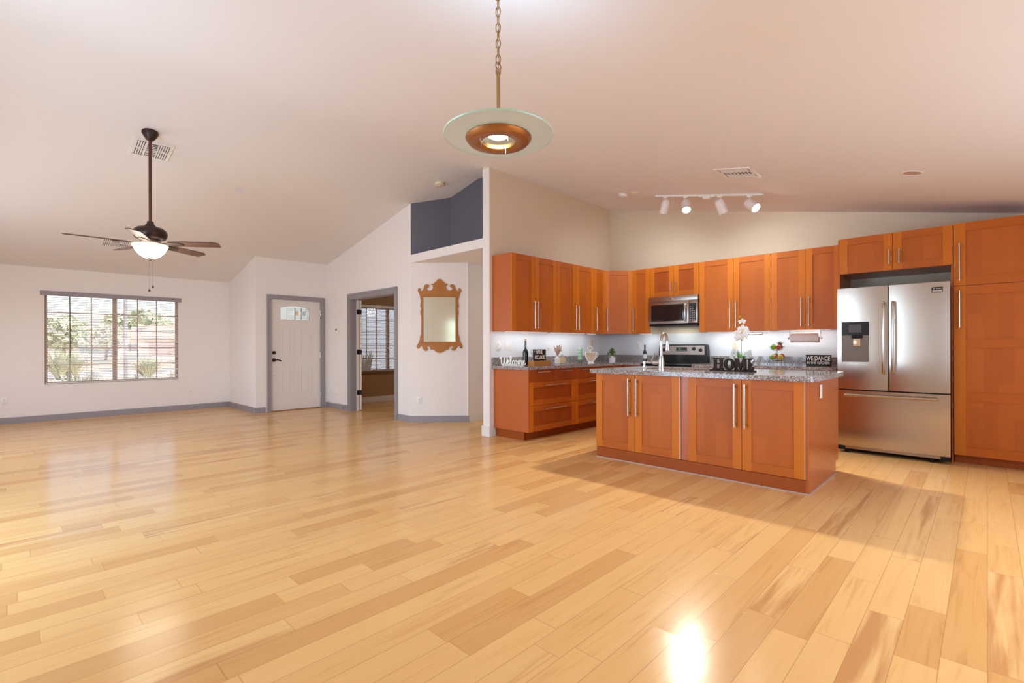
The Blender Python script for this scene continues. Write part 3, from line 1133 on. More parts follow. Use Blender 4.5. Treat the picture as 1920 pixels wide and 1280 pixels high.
# ---------------------------------------------------------------- island
IX = 4.38
t = thing('kitchen_island', 'long cherry wood kitchen island with four shaker doors', 'kitchen island', (IX, 2.99, 0), RB)
ID = 1.02
b = MB()
b.box(.002, 1.985, .0005, ID, .11, .889, W_BX)
b.build('body', t)
b = MB()
b.box(1.967, 1.99, -.022, ID + .01, .11, .889, W_BX)
b.box(1.967, 1.99, -.015, ID - .1, 0, .11, W_BX)
b.build('end_panel', t)
d = shaker(t, 0, .461, .112, .888); bar_handle(d, .402, .472, .848, r=.008)
d = shaker(t, .461, .932, .112, .888, edge=True); bar_handle(d, .489, .472, .846, r=.008)
MB().box(.938, 1.011, -.004, 0, .112, .888, W_BX).build('filler', t)
d = shaker(t, 1.012, 1.487, .112, .888); bar_handle(d, 1.435, .474, .848, r=.008)
d = shaker(t, 1.487, 1.962, .112, .888, edge=True); bar_handle(d, 1.519, .472, .848, r=.008)
b = MB().box(.006, 1.967, -.015, .001, 0, .109, W_KK)
b.box(.006, .02, .001, ID - .1, 0, .11, W_KK).box(.02, 1.967, ID - .115, ID - .1, 0, .11, W_KK)
b.build('plinth', t)
b = MB()
CAULK = mat('caulk', (182, 166, 162), .6)
b.box(.0, 1.994, -.021, -.015, 0, .008, CAULK).box(1.99, 1.995, -.015, ID - .1, 0, .008, CAULK)
b.build('sealant_bead', t)
for k in range(4):
    shaker(t, .0 + k * .49, .49 + k * .49, .112, .888, name='rear_door').matrix_parent_inverse = Matrix.Translation((1.962, ID, 0)) @ Matrix.Rotation(PI, 4, 'Z')
o = thing('light_switch', 'white outlet plate on the end panel of the island', 'outlet', (4.728, 1.0 - .002, .79))
MB().rbox(-.035, .035, -.006, 0, -.057, .057, PLASTIC, .003).build('plate', o)
MB().box(-.016, .016, -.009, -.006, -.033, .033, PLASTIC).build('socket', o)

# island worktop with sink cut-out
CX0, CX1, CY0, CY1 = 4.325, 5.46, .955, 3.045
t = thing('worktop', 'pale grey granite slab topping the kitchen island', 'countertop', (4.9, 2.0, .889))
b = MB()
def cbox(x0, x1, y0, y1):
    b.box(x0 - 4.9, x1 - 4.9, y0 - 2.0, y1 - 2.0, 0, .041, GRAN)
SX0, SX1, SY0, SY1 = 4.74, 5.14, 2.05, 2.72
r = .06
def cpoly():
    pts = []
    for cx, cy, a0 in ((CX0 + r, CY0 + r, 180), (CX1 - r, CY0 + r, 270)):
        for i in range(7):
            a = R(a0 + 90 * i / 6)
            pts.append((cx + r * math.cos(a), cy + r * math.sin(a)))
    pts += [(CX1, SY0), (CX0, SY0)]
    return [(x - 4.9, y - 2.0) for x, y in pts]
b.prism(cpoly(), 'z', 0, .041, GRAN)
cbox(CX0, SX0, SY0, SY1)
cbox(SX1, CX1, SY0, SY1)
cbox(CX0, CX1, SY1, CY1)
b.build('slab', t)
t = thing('sink', 'stainless undermount sink set in the island top behind the faucet', 'sink', (4.94, 2.385, .888))
b = MB()
hx, hy, dp = .2, .335, .0
for (x0, x1, y0, y1) in ((-.2, -.19, -.335, .335), (.19, .2, -.335, .335), (-.19, .19, -.335, -.325), (-.19, .19, .325, .335)):
    b.box(x0, x1, y0, y1, -.18, -.001, STEEL)
b.box(-.2, .2, -.335, .335, -.19, -.18, STEEL)
b.build('basin', t)
MB().cyl((0, 0, -.18), (0, 0, -.176), .045, CHROME, seg=20).build('drain', t)

# faucet
t = thing('faucet', 'brushed nickel pull-down faucet arching over the island sink', 'faucet', (4.60, 2.365, .93))
b = MB()
b.lathe([(0, 0), (.032, 0), (.032, .01), (.029, .02), (.028, .09), (.022, .13), (.018, .15), (0, .15)], NICKEL)
b.build('body', t)
pts = [(0, 0, .14)] + [(0, 0, .24)]
Rr = .085
dv = Vector((.85, .10, 0)).normalized()
for i in range(13):
    a = PI - i * (PI * .97) / 12
    pts.append((dv.x * (Rr + Rr * math.cos(a)), dv.y * (Rr + Rr * math.cos(a)), .285 + Rr * math.sin(a)))
b = MB()
b.tube(pts, .0145, NICKEL, seg=12)
b.build('spout', t)
e = Vector(pts[-1])
b = MB()
b.cyl(e, e + Vector((.004, 0, -.05)), .0165, NICKEL, .019, seg=14)
b.cyl(e + Vector((.004, 0, -.05)), e + Vector((.008, 0, -.095)), .019, NICKEL, .027, seg=14)
b.build('spray_head', t)
b = MB()
b.cyl((0, .02, .075), (-.02, .085, .075), .022, NICKEL, .02, seg=14)
b.tube(smooth_path([(-.018, .085, .08), (-.02, .092, .10), (-.016, .08, .135), (-.012, .065, .17)], 5), [.009] * 6 + [.0075] * 10, NICKEL, seg=8)
b.build('lever', t)
t = thing('soap_dispenser', 'small brushed nickel soap pump left of the faucet', 'soap dispenser', (4.60, 2.555, .93))
b = MB()
b.lathe([(0, 0), (.021, 0), (.021, .012), (.013, .02), (.013, .055), (.017, .06), (.017, .085), (0, .088)], NICKEL)
b.build('pump', t)
MB().tube([(0, 0, .075), (.02, -.03, .073), (.035, -.062, .07)], .0065, NICKEL).build('nozzle', t)

# ---------------------------------------------------------------- refrigerator
FXF, FW = 6.425, .94
t = thing('refrigerator', 'stainless french-door refrigerator with bottom freezer drawer', 'refrigerator', (FXF, 1.195, 0), RB)
b = MB()
b.box(.012, FW - .012, .07, .72, .05, 1.795, mat('fridge_case', (66, 58, 56), .5))
b.build('case', t)
def bowed(x0, x1, z0, z1, bow=.014, n=18, thick=.06):
    pts = []
    for i in range(n + 1):
        s = i / n
        xx = x0 + (x1 - x0) * s
        pts.append((xx, -bow * (1 - (2 * s - 1) ** 2)))
    pts += [(x1, thick), (x0, thick)]
    return pts
def bowed_panel(name, x0, x1, z0, z1):
    b = MB()
    b.prism(bowed(x0, x1, z0, z1), 'z', z0, z1, STEEL)
    for f in b.bm.faces:
        if abs(f.normal.z) < .5 and f.calc_center_median().y < .0:
            f.smooth = True
    return b.build(name, t)
dl = bowed_panel('door', .002, .452, .698, 1.802)
dr_ = bowed_panel('door', .460, FW - .002, .698, 1.802)
fz = bowed_panel('freezer_drawer', .002, FW - .002, .075, .684)
def fr_handle(door, x, z0, z1):
    b = MB()
    pts = [(x, -.012, z0 + .012), (x, -.045, z0), (x, -.058, z0 + .12), (x, -.066, (z0 + z1) / 2), (x, -.058, z1 - .12), (x, -.045, z1), (x, -.012, z1 - .012)]
    b.tube(smooth_path(pts, 5), .0125, STEEL, seg=10)
    b.build('handle', door)
fr_handle(dl, .418, .885, 1.62)
fr_handle(dr_, .496, .885, 1.62)
b = MB()
b.tube([(.075, -.058, .637), (.25, -.068, .637), (.47, -.072, .637), (.69, -.068, .637), (.845, -.058, .637)], .0145, STEEL, seg=12)
for xx in (.10, .82):
    b.cyl((xx, -.008, .637), (xx, -.058, .637), .011, STEEL)
b.build('handle', fz)
b = MB()
b.box(.004, FW - .004, -.002, .06, .045, .072, STEELD)
b.build('base_grille', t)
for xx in (.0, FW - .075):
    MB().box(xx, xx + .075, -.012, .05, .034, .07, BLACKM).build('hinge_cover', t)
for xx in (.09, .80):
    for yy in (.03, .62):
        MB().cyl((xx, yy, 0), (xx, yy, .05), .018, BLACKM).build('foot', t)
# dispenser in the left door
disp = MB()
disp.box(.042, .298, -.022, .0, .99, 1.435, STEEL)
disp.box(.048, .292, -.024, -.022, .996, 1.285, mat('dispenser_recess', (112, 98, 86), .35, .4))
do = disp.build('dispenser', dl)
MB().box(.048, .292, -.026, -.022, 1.285, 1.43, BLACK).build('control_panel', do)
MB().box(.112, .226, -.0275, -.026, 1.315, 1.40, mat('display_grey', (74, 68, 68), .2)).build('display', do)
b = MB()
b.box(.140, .235, -.045, -.024, 1.252, 1.287, BLACKM)
b.build('spout', do)
b = MB()
b.rbox(.152, .218, -.040, -.026, 1.165, 1.25, mat('paddle', (214, 192, 160), .25, .5), .006)
b.build('paddle', do)
b = MB()
b.box(.80, .885, -.0125, -.009, 1.70, 1.752, BLACK)
b.box(.806, .879, -.0135, -.0125, 1.705, 1.722, STEEL)
b.cyl((.819, -.0125, 1.737), (.819, -.0145, 1.737), .007, STEEL, seg=12)
b.box(.834, .876, -.0135, -.0125, 1.732, 1.742, mat('badge_grey', (150, 148, 148), .4))
b.build('badge', dr_)

# ---------------------------------------------------------------- microwave and range
t = thing('microwave', 'stainless over-the-range microwave under the short cabinet', 'microwave', (6.785, 3.684, 1.485), RB)
MWW = .76
MB().box(.004, MWW - .002, .02, .40, 0, .42, BLACKM).build('case', t)
f = MB()
f.rbox(0, MWW, -.012, .02, .345, .42, STEELD, .004)
f.build('vent_panel', t)
b = MB()
b.lathe([(0, 0), (.028, 0), (.024, .004), (0, .006)], CHROME, seg=20, mtx=Matrix.Rotation(PI / 2, 4, 'X') @ Matrix.Diagonal((1, .45, 1, 1)), c=(.366, -.012, .385))
b.build('emblem', t)
b = MB()
b.rbox(0, .628, -.016, .02, .018, .342, STEELD, .005)
d = b.build('door', t)
MB().rbox(.044, .556, -.0185, -.015, .056, .30, BLACK, .002).build('window_frame', d)
MB().box(.066, .535, -.0195, -.0185, .075, .282, DARKGL).build('window_pane', d)
MB().tube(smooth_path([(.585, -.018, .30), (.588, -.045, .285), (.588, -.058, .18), (.588, -.045, .07), (.585, -.018, .055)], 6), .012, NICKEL, seg=10).build('handle', d)
b = MB()
b.rbox(.631, MWW, -.016, .02, .018, .342, STEELD, .005)
cp = b.build('control_panel', t)
b = MB()
b.box(.640, .738, -.018, -.016, .05, .30, BLACK)
kp = mat('key_white', (196, 194, 196), .5)
for rr in range(7):
    for cc in range(3):
        if random.random() < .85:
            b.box(.650 + cc * .03, .662 + cc * .03, -.0185, -.018, .065 + rr * .03, .073 + rr * .03, kp)
b.box(.652, .726, -.0185, -.018, .272, .29, mat('lcd_dark', (48, 44, 66), .2))
b.build('keypad', cp)
MB().box(.01, MWW - .01, -.005, .38, -.012, 0, BLACKM).build('underside', t)

light('cooktop_lamp', 'AREA', (7.0, 3.30, 1.465), 1.0, (1, 1.05, .95), (0, 0, -1), .08, .3)
t = thing('range', 'black and stainless electric range under the microwave', 'range', (6.53, 3.688, 0), RB)
RW = .764
MB().box(.003, RW - .003, .03, .65, .03, .905, BLACKM).build('body', t)
MB().rbox(0, RW, -.005, .60, .905, .918, BLACK, .004).build('cooktop', t)
for (xx, yy, rr) in ((.2, .17, .10), (.56, .17, .08), (.2, .43, .08), (.56, .43, .10)):
    MB().lathe([(rr - .004, .9185), (rr, .919), (rr + .001, .9185)], HOLE, c=(xx, yy, 0)).build('burner_ring', t)
b = MB()
b.rbox(.004, RW - .004, -.005, .03, .20, .895, BLACK, .006)
d = b.build('oven_door', t)
b = MB()
b.cyl((.05, -.055, .865), (RW - .05, -.055, .865), .014, BLACK, seg=12)
for xx in (.07, RW - .07):
    b.cyl((xx, -.055, .865), (xx, -.005, .865), .012, BLACK)
b.build('handle', d)
MB().rbox(.004, RW - .004, -.004, .03, .04, .195, STEELD, .005).build('storage_drawer', t)
b = MB()
poly = [(.0, .918), (RW, .918), (RW - .004, 1.10), (RW - .014, 1.185), (RW - .03, 1.20), (.03, 1.20), (.014, 1.185), (.004, 1.10)]
b.prism(poly, 'y', .56, .655, BLACK)
bg_ = b.build('back_console', t)
MB().prism([(.035, 1.045), (RW - .035, 1.045), (RW - .038, 1.18), (.038, 1.18)], 'y', .550, .562, STEELD).build('console_face', bg_)
b = MB()
b.box(.285, .475, .546, .552, 1.085, 1.165, NICKEL)
b.box(.292, .468, .544, .546, 1.092, 1.158, BLACK)
gl = mat('clock_glow', (120, 150, 90), .4)
b.box(.335, .372, .5435, .544, 1.128, 1.142, gl)
for k in range(7):
    b.box(.302 + k * .023, .314 + k * .023, .5435, .544, 1.100, 1.106, kp)
b.build('control_display', bg_)
for xx, zz in ((.095, 1.118), (.57, 1.132), (.672, 1.112)):
    b = MB()
    b.cyl((xx, .55, zz), (xx, .525, zz), .027, BLACK, .022, seg=18)
    b.box(xx - .003, xx + .003, .520, .526, zz - .02, zz + .02, BLACK)
    b.build('knob', bg_)

# ---------------------------------------------------------------- ceiling fixtures
def ceil_matrix(x, y):
    s = SR if y < RY else -SL
    return T(x, y, cz(y)) @ Matrix.Rotation(math.atan(s), 4, 'X')

def four_way_vent(x, y, label, group, size=.36, flip=False):
    o = thing('ceiling_vent', label, 'vent', (x, y, cz(y)), 0, group)
    o.rotation_euler = ceil_matrix(x, y).to_euler()
    h = size / 2
    b = MB()
    w = .03
    b.box(-h, h, -h, -h + w, -.008, 0, PLASTIC).box(-h, h, h - w, h, -.008, 0, PLASTIC)
    b.box(-h, -h + w, -h + w, h - w, -.008, 0, PLASTIC).box(h - w, h, -h + w, h - w, -.008, 0, PLASTIC)
    b.build('frame', o)
    MB().box(-h + w, h - w, -h + w, h - w, -.002, 0, HOLE).build('duct', o)
    b = MB()
    q = (size - 2 * w)
    a = -h + w
    for i in range(5):            # louvres throwing left and right
        for sx in (0, 1):
            for sy in (0, 1):
                xx = a + q * (.02 + .28 * i / 4 + sx * .66)
                y0 = a + q * (.04 + sy * .5)
                b.box(xx - .009, xx + .004, y0, y0 + q * .42, -.007, -.004, PLASTIC)
    for i in range(9):            # centre louvres
        yy = a + q * (.04 + .92 * i / 8)
        b.box(a + q * .36, a + q * .64, yy - .009, yy + .009 if yy > 0 else yy + .002, -.007, -.004, PLASTIC)
    b.box(a + q * .31, a + q * .345, a, a + q, -.008, -.003, PLASTIC).box(a + q * .655, a + q * .69, a, a + q, -.008, -.003, PLASTIC)
    b.box(a, a + q, -.008, .008, -.008, -.003, PLASTIC)
    b.build('louvres', o)
four_way_vent(1.095, 6.63, 'white ceiling vent right behind the ceiling fan rod', 'ceiling vents')
four_way_vent(1.115, 9.44, 'white ceiling vent low on the slope above the front window', 'ceiling vents')
four_way_vent(5.17, 1.815, 'white ceiling vent above the kitchen island', 'ceiling vents')

def detector(x, y, label, r, h, m, group='smoke detectors on the ceiling'):
    o = thing('smoke_detector', label, 'smoke detector', (x, y, cz(y)), 0, group)
    o.rotation_euler = ceil_matrix(x, y).to_euler()
    MB().lathe([(r, 0), (r, -h * .5), (r * .9, -h * .8), (r * .55, -h), (0, -h)], m).build('housing', o)
    MB().lathe([(r * .3, -h * 1.0), (r * .28, -h * 1.15), (0, -h * 1.2)], m).build('button', o)
detector(4.374, 5.72, 'yellowed round smoke detector above the plant niche', .068, .035, IVORY)
detector(6.013, 3.66, 'white round smoke detector, left one of the pair near the track light', .062, .04, PLASTIC)
detector(5.932, 3.428, 'yellowed round smoke detector, right one of the pair near the track light', .066, .02, IVORY)
o = thing('recessed_light', 'round recessed ceiling light, unlit, above the refrigerator side', 'ceiling light', (5.435, .46, cz(.46)))
o.rotation_euler = ceil_matrix(5.435, .46).to_euler()
MB().lathe([(.082, 0), (.082, -.004), (.068, -.005), (.066, -.002), (.06, -.0015), (0, -.0015)], None, mats=[PLASTIC] * 3 + [mat('recess_tan', (196, 168, 148), .5)] * 2).build('trim_ring', o)
# faint ceiling cover plate above the fan's right
o = thing('cover_plate', 'faint round blank plate on the slope right of the ceiling fan', 'cover plate', (2.126, 7.104, cz(7.104)))
o.rotation_euler = ceil_matrix(2.126, 7.104).to_euler()
MB().lathe([(.055, 0), (.055, -.003), (0, -.004)], mat('plate_bluish', (222, 222, 228), .6)).build('disc', o)

# ceiling fan
FPX, FPY = 1.03, 6.30
ft = thing('ceiling_fan', 'dark bronze ceiling fan with five blades and a lit glass bowl', 'ceiling fan', (FPX, FPY, 2.25))
zc = cz(FPY) - 2.25
b = MB()
b.lathe([(.0, zc + .0), (.075, zc + .012), (.073, zc - .02), (.05, zc - .06), (.03, zc - .085), (0, zc - .085)], BRONZE)
b.build('canopy', ft)
MB().cyl((0, 0, .20), (0, 0, zc - .07), .0145, RODBR, seg=12).build('down_rod', ft)
b = MB()
b.lathe([(0, .245), (.028, .245), (.035, .215), (.055, .195), (.06, .185), (.115, .175), (.144, .148), (.152, .118), (.146, .085), (.13, .065), (.10, .055), (0, .055)], BRONZE)
b.build('motor_housing', ft)
b = MB()
b.lathe([(0, .055), (.085, .055), (.095, .02), (.085, 0), (.06, -.012), (.06, -.03), (0, -.03)], STEELD)
b.build('switch_housing', ft)
bl0 = None
def blade_mesh():
    b = MB()
    out = [(.19, -.05), (.28, -.060), (.52, -.066), (.64, -.064), (.690, -.03), (.672, .064), (.52, .066), (.28, .058), (.19, .05)]
    rot = Matrix.Rotation(R(-12), 4, 'X')
    A = [b.bm.verts.new(rot @ Vector((x, y, .004))) for x, y in out]
    B = [b.bm.verts.new(rot @ Vector((x, y, -.004))) for x, y in out]
    b.face(A, BLADE)
    b.face(B[::-1], BLADE)
    for i in range(len(out)):
        j = (i + 1) % len(out)
        b.face([A[i], A[j], B[j], B[i]], RODBR)
    return b
def iron_mesh():
    b = MB()
    rot = Matrix.Rotation(R(-12), 4, 'X')
    out = [(.09, -.02), (.16, -.022), (.20, -.045), (.29, -.045), (.33, -.012), (.33, .012), (.29, .045), (.20, .045), (.16, .022), (.09, .02)]
    A = [b.bm.verts.new(rot @ Vector((x, y, -.0045))) for x, y in out]
    B = [b.bm.verts.new(rot @ Vector((x, y, -.010))) for x, y in out]
    b.face(A, BRONZE)
    b.face(B[::-1], BRONZE)
    for i in range(len(out)):
        j = (i + 1) % len(out)
        b.face([A[i], A[j], B[j], B[i]], BRONZE)
    return b
for k in range(5):
    a = YAW - PI / 2 + R(7 + 72 * k)
    o = blade_mesh().build('blade', ft, loc=(0, 0, .015), rot=(0, 0, a))
    iron_mesh().build('blade_iron', o)
BOWL = mat('bowl_glass', (255, 244, 226), .4, emit=(255, 238, 212), estr=2.2)
b = MB()
b.lathe([(.095, -.02), (.155, .0), (.158, -.012), (.146, -.035), (.126, -.075), (.09, -.115), (.045, -.14), (0, -.146)], BOWL)
b.build('glass_bowl', ft)
b = MB()
b.lathe([(0, -.138), (.028, -.140), (.02, -.155), (.009, -.16), (.009, -.172), (0, -.176)], BRONZE)
b.build('finial', ft)
for dx, dy, zl in ((-.01, .0, -.49), (.018, -.012, -.45)):
    b = MB()
    b.cyl((dx, dy, -.15), (dx, dy, zl + .03), .0009, BRONZE, seg=5)
    b.lathe([(0, zl + .035), (.004, zl + .03), (.011, zl + .008), (.010, zl), (0, zl - .003)], BRONZE, c=(dx, dy, 0), seg=12)
    b.build('pull_chain', ft)
light('fan_bulb', 'POINT', (FPX, FPY, 1.98), 24, (1, .95, .82), shadow_soft_size=.28)

# pendant lamp
PX, PY, PZ = 1.55, 1.59, 2.12
pt = thing('pendant_lamp', 'round frosted glass disc pendant with bronze ring hung on a chain', 'pendant lamp', (PX, PY, PZ))
zc = cz(PY) - PZ
b = MB()
b.lathe([(.148, .0), (.248, .006), (.25, .010), (.248, .014), (.148, .010), (.148, 0)], None, mats=[None] * 0 or [frosted('disc_glass', (.86, .86, .78), .35)] * 1 + [GREENEDGE] * 2 + [frosted('disc_glass_top', (.86, .86, .78), .35)] * 1 + [GREENEDGE], seg=64)
b.build('glass_disc', pt)
b = MB()
b.lathe([(.142, .0), (.150, -.001), (.150, -.006), (.138, -.021), (.134, -.023), (.080, -.023), (.076, -.020), (.077, -.001), (.142, .0)], COPPER, seg=48)
b.build('bronze_ring', pt)
b = MB()
b.lathe([(.076, -.012), (.076, -.008), (.0, -.008), (.0, -.012), (.076, -.012)], glass_mat('inner_disc', (.86, .96, .9), .8), seg=32)
b.build('inner_glass', pt)
b = MB()
b.lathe([(0, .05), (.05, .045), (.06, .03), (.062, .012), (.0, .012)], mat('reflector_cup', (232, 226, 214), .3, .3), seg=24)
b.build('lamp_cup', pt)
BULB = emitter('halogen', (255, 240, 212), 30)
MB().lathe([(0, .016), (.040, .014), (.046, .008), (.034, .001), (0, .0)], BULB, seg=20).build('bulb', pt)
b = MB()
for k in range(3):
    a = R(20 + 120 * k)
    b.cyl((.079 * math.cos(a), .079 * math.sin(a), -.042), (.079 * math.cos(a), .079 * math.sin(a), -.02), .003, CHROME, seg=8)
b.build('pin', pt)
MB().cyl((0, 0, .04), (0, 0, .295), .0085, CHAINM, seg=14).build('stem', pt)
b = MB()
b.lathe([(0, .29), (.012, .29), (.013, .305), (.007, .315), (0, .316)], CHAINM, seg=14)
lp = [(.016 * math.cos(2 * PI * i / 16), 0, .325 + .016 * math.sin(2 * PI * i / 16)) for i in range(16)]
b.tube(lp, .0028, CHAINM, seg=6, closed=True)
b.build('top_loop', pt)
z = .336
k = 0
CHTOP = zc - .03
nl = int((CHTOP - z) / .036)
b = MB()
for k in range(nl):
    c = z + .02 + k * .036
    a = (0 if k % 2 else PI / 2) + .5
    loop = []
    for i in range(16):
        th = 2 * PI * i / 16
        u, v = .0105 * math.cos(th), .024 * math.sin(th)
        loop.append((u * math.cos(a), u * math.sin(a), c + v))
    b.tube(loop, .0024, CHAINM, seg=6, closed=True)
b.tube([(.004 * math.sin(i * .9), .004 * math.cos(i * .9), .3 + (CHTOP - .3) * i / 20) for i in range(21)], .0018, CHAINM, seg=5)
b.build('chain', pt)
b = MB()
b.lathe([(0, zc + .01), (.065, zc + .008), (.06, zc - .015), (.03, zc - .03), (0, zc - .034)], CHAINM)
b.build('ceiling_canopy', pt)
light('pendant_bulb', 'SPOT', (PX, PY, PZ - .012), 14, (1, 1.0, .95), (0, 0, -1), spot_size=R(150), spot_blend=.8, shadow_soft_size=.04)
light('pendant_glow', 'SPOT', (PX, PY, PZ + .06), 17, (.62, 1.0, 1.40), (0, 0, 1), spot_size=R(160), spot_blend=.9, shadow_soft_size=.06)

# track light
TXX = 6.125
tr = thing('track_light', 'white ceiling track light with four adjustable spot heads', 'track light', (TXX, 2.515, cz(2.515)))
tr.rotation_euler = (0, 0, 0)
def ty(y):
    return y - 2.515
def tz(y):
    return cz(y) - cz(2.515)
b = MB()
rm = Matrix.Rotation(math.atan(SR), 4, 'X')
hl = .655 * 1.0
b.box(-.018, .018, -.66, .72, -.022, -.001, PLASTIC, rot=rm)
b.build('track', tr)
MB().box(-.03, .03, -.1, .1, -.034, -.003, PLASTIC, rot=rm).box(-.025, .025, -.045, .045, -.055, -.034, PLASTIC, rot=rm).build('power_box', tr)
HEADS = [(3.08, (.30, .42, -.86), 2), (2.80, (-.50, -.30, -.81), 1), (2.362, (.42, -.22, -.88), 2), (2.012, (-.34, -.70, -.62), 1)]
SHELL = mat('spot_white', (238, 234, 230), .3)
RIM = mat('spot_rim', (96, 86, 84), .4)
for hy, dv, lit in HEADS:
    d = Vector(dv).normalized()
    top = Vector((0, ty(hy), tz(hy) - .02))
    piv = top + Vector((0, 0, -.10))
    b = MB()
    b.box(top.x - .012, top.x + .012, top.y - .03, top.y + .03, top.z - .018, top.z + .004, SHELL)
    b.cyl(top, piv, .007, SHELL, seg=10)
    b.build('arm', tr)
    q = d.to_track_quat('Z', 'Y').to_matrix().to_4x4()
    c = piv + d * .02
    b = MB()
    b.lathe([(0, -.085), (.03, -.082), (.046, -.068), (.054, -.045), (.056, .0), (.056, .10), (.0535, .10), (.05, .085), (0, .08)], None, c=c, mtx=q, seg=26, mats=[SHELL] * 5 + [RIM, RIM, SHELL])
    h = b.build('spot_head', tr)
    b = MB()
    if lit:
        b.lathe([(0, .094), (.049, .094), (.05, .088)], emitter('spot_lens', (255, 246, 228), 14), c=c, mtx=q, seg=24)
    else:
        b.lathe([(0, .082), (.049, .084), (.05, .082)], HOLE, c=c, mtx=q, seg=24)
    b.build('bulb', h)
    if lit:
        w = Vector((TXX, 2.515, cz(2.515))) + c + d * .115
        light('track_bulb', 'SPOT', w, 45 if lit == 2 else 420 if hy > 2.5 else 120, (.90, 1.0, 1.05) if lit == 2 else (1, .98, .88), d, spot_size=R(165 if lit == 2 else 94 if hy > 2.5 else 84), spot_blend=1, shadow_soft_size=.05)

# ---------------------------------------------------------------- things on the walls
def wall_plate(x, y, z, face, label, kind, w=.072, h=.117, group='outlets and switches', m=None):
    """face: rotation about z so that local -y looks into the room"""
    m = m or PLASTIC
    o = thing('light_switch' if kind.startswith('switch') else 'wall_outlet', label, 'light switch' if kind.startswith('switch') else 'outlet', (x, y, z), face, group)
    MB().rbox(-w / 2, w / 2, -.006, -.0005, -h / 2, h / 2, m, .002).build('plate', o)
    b = MB()
    if kind == 'outlet':
        for s in (-.021, .021):
            b.rbox(-.017, .017, -.0085, -.005, s - .015, s + .015, m, .002)
            b.box(-.008, -.005, -.009, -.0085, s - .004, s + .007, HOLE).box(.005, .008, -.009, -.0085, s - .004, s + .007, HOLE)
        b.build('socket', o)
    elif kind == 'switch':
        b.rbox(-.016, .016, -.010, -.005, -.033, .033, m, .002).build('rocker', o)
    elif kind == 'switch2':
        for s in (-.024, .024):
            b.rbox(s - .016, s + .016, -.010, -.005, -.033, .033, m, .002)
        b.build('rocker', o)
    elif kind == 'plug':
        b.rbox(-.022, .022, -.036, -.005, -.045, .03, m, .006).build('plugged_adapter', o)
    return o
wall_plate(2.381, YW, .357, 0, 'white outlet low on the wall right of the front window', 'outlet')
wall_plate(-.064, YW, .355, 0, 'white outlet low on the wall left of the front window', 'outlet')
wall_plate(XJ, 9.46, 1.134, RB, 'white switch on the entry return wall left of the front door', 'switch')
wall_plate(XJ, 9.727, .37, RB, 'white outlet low on the entry return wall', 'outlet')
wall_plate(XH, 8.924, .321, RB, 'white plug-in adapter in the outlet beside the office doorway', 'plug')
a45 = -PI / 4
p = DA + dr * .125
wall_plate(p.x, p.y, .335, a45, 'white outlet low on the angled wall under the mirror', 'outlet')
wall_plate(4.517, YK, 1.185, 0, 'white outlet at the open end of the kitchen wall above the welcome sign', 'plug')
wall_plate(4.70, YK, 1.18, 0, 'white double switch left of the wine bottle', 'switch2', w=.118)
wall_plate(5.538, YK, 1.17, 0, 'white outlet on the backsplash above the dried grass vase', 'outlet')
wall_plate(6.637, YK, 1.215, 0, 'ivory outlet on the backsplash near the kitchen corner', 'outlet', m=IVORY)
wall_plate(XW, 4.093, 1.182, RB, 'white outlet on the backsplash above the small wine bottle', 'outlet')
wall_plate(XW, 2.565, 1.184, RB, 'ivory outlet on the backsplash behind the orchid', 'outlet', m=IVORY)
# thermostat
o = thing('thermostat', 'white square thermostat between the front door and the office doorway', 'thermostat', (XH, 8.896, 1.474), RB)
MB().rbox(-.075, .075, -.022, -.0005, -.055, .06, PLASTIC, .02, 3).build('body', o)
MB().box(-.02, .03, -.0235, -.022, .01, .045, HOLE).build('display', o)
o = thing('door_stop', 'spring door stop on the baseboard beside the office doorway', 'door stop', (XH - .016, 8.60, .045), RB)
b = MB()
b.cyl((0, 0, 0), (0, -.06, 0), .007, STEELD, seg=10)
b.cyl((0, -.06, 0), (0, -.075, 0), .010, PLASTIC, seg=10)
b.build('spring', o)

# mirror
K = .001167
right = [(403, 163), (420, 165), (436, 175), (447, 192), (462, 205), (476, 214), (484, 222), (494, 229), (512, 226), (517, 233), (508, 240), (496, 241), (491, 258), (494, 285), (505, 305), (522, 317), (545, 320),
         (568, 314), (582, 300), (587, 284), (580, 274), (566, 273), (553, 266), (548, 252), (556, 240), (574, 234), (594, 238), (607, 252), (614, 275), (621, 300), (635, 319), (652, 325), (667, 320), (671, 307), (662, 298), (664, 289), (680, 287), (692, 297),
         (695, 315), (688, 335), (677, 355), (668, 378), (662, 410), (655, 450), (655, 485), (662, 503), (660, 540), (649, 560), (655, 585), (660, 605), (656, 640), (648, 660), (649, 780), (652, 905), (663, 920), (668, 955), (674, 985), (688, 1015), (704, 1040), (710, 1060), (705, 1080),
         (692, 1088), (680, 1080), (678, 1066), (668, 1055), (652, 1052), (640, 1062), (630, 1082), (615, 1106), (595, 1117), (576, 1113), (567, 1098), (573, 1085), (586, 1083), (589, 1070), (578, 1060), (560, 1057), (542, 1064), (530, 1080), (529, 1098), (518, 1104), (500, 1101), (480, 1110), (462, 1122), (450, 1134), (430, 1142), (415, 1144)]
cxm = 409
def sy(i):   # mirror image of the right half about the centre line
    return
outline = [((x - cxm) * K, (1144 - y) * K) for x, y in right]
left = [(-x, z) for x, z in reversed(outline[1:-1])]
full = outline + left
inner = [((x - cxm) * K, (1144 - y) * K) for x, y in ((194, 402), (624, 402), (624, 1001), (194, 1001))]
mc = DA + dr * .445
mt = thing('wall_mirror', 'ornate scrolled walnut framed mirror on the angled wall', 'mirror', (mc.x, mc.y, 1.082), a45)
curve_mesh([full, inner], .007, MIRRORW, 'frame', mt, bevel=.002, xf=T(0, -.012, 0))
b = MB()
ix0, iz1 = inner[0]
ix1, iz0 = inner[2]
w = .022
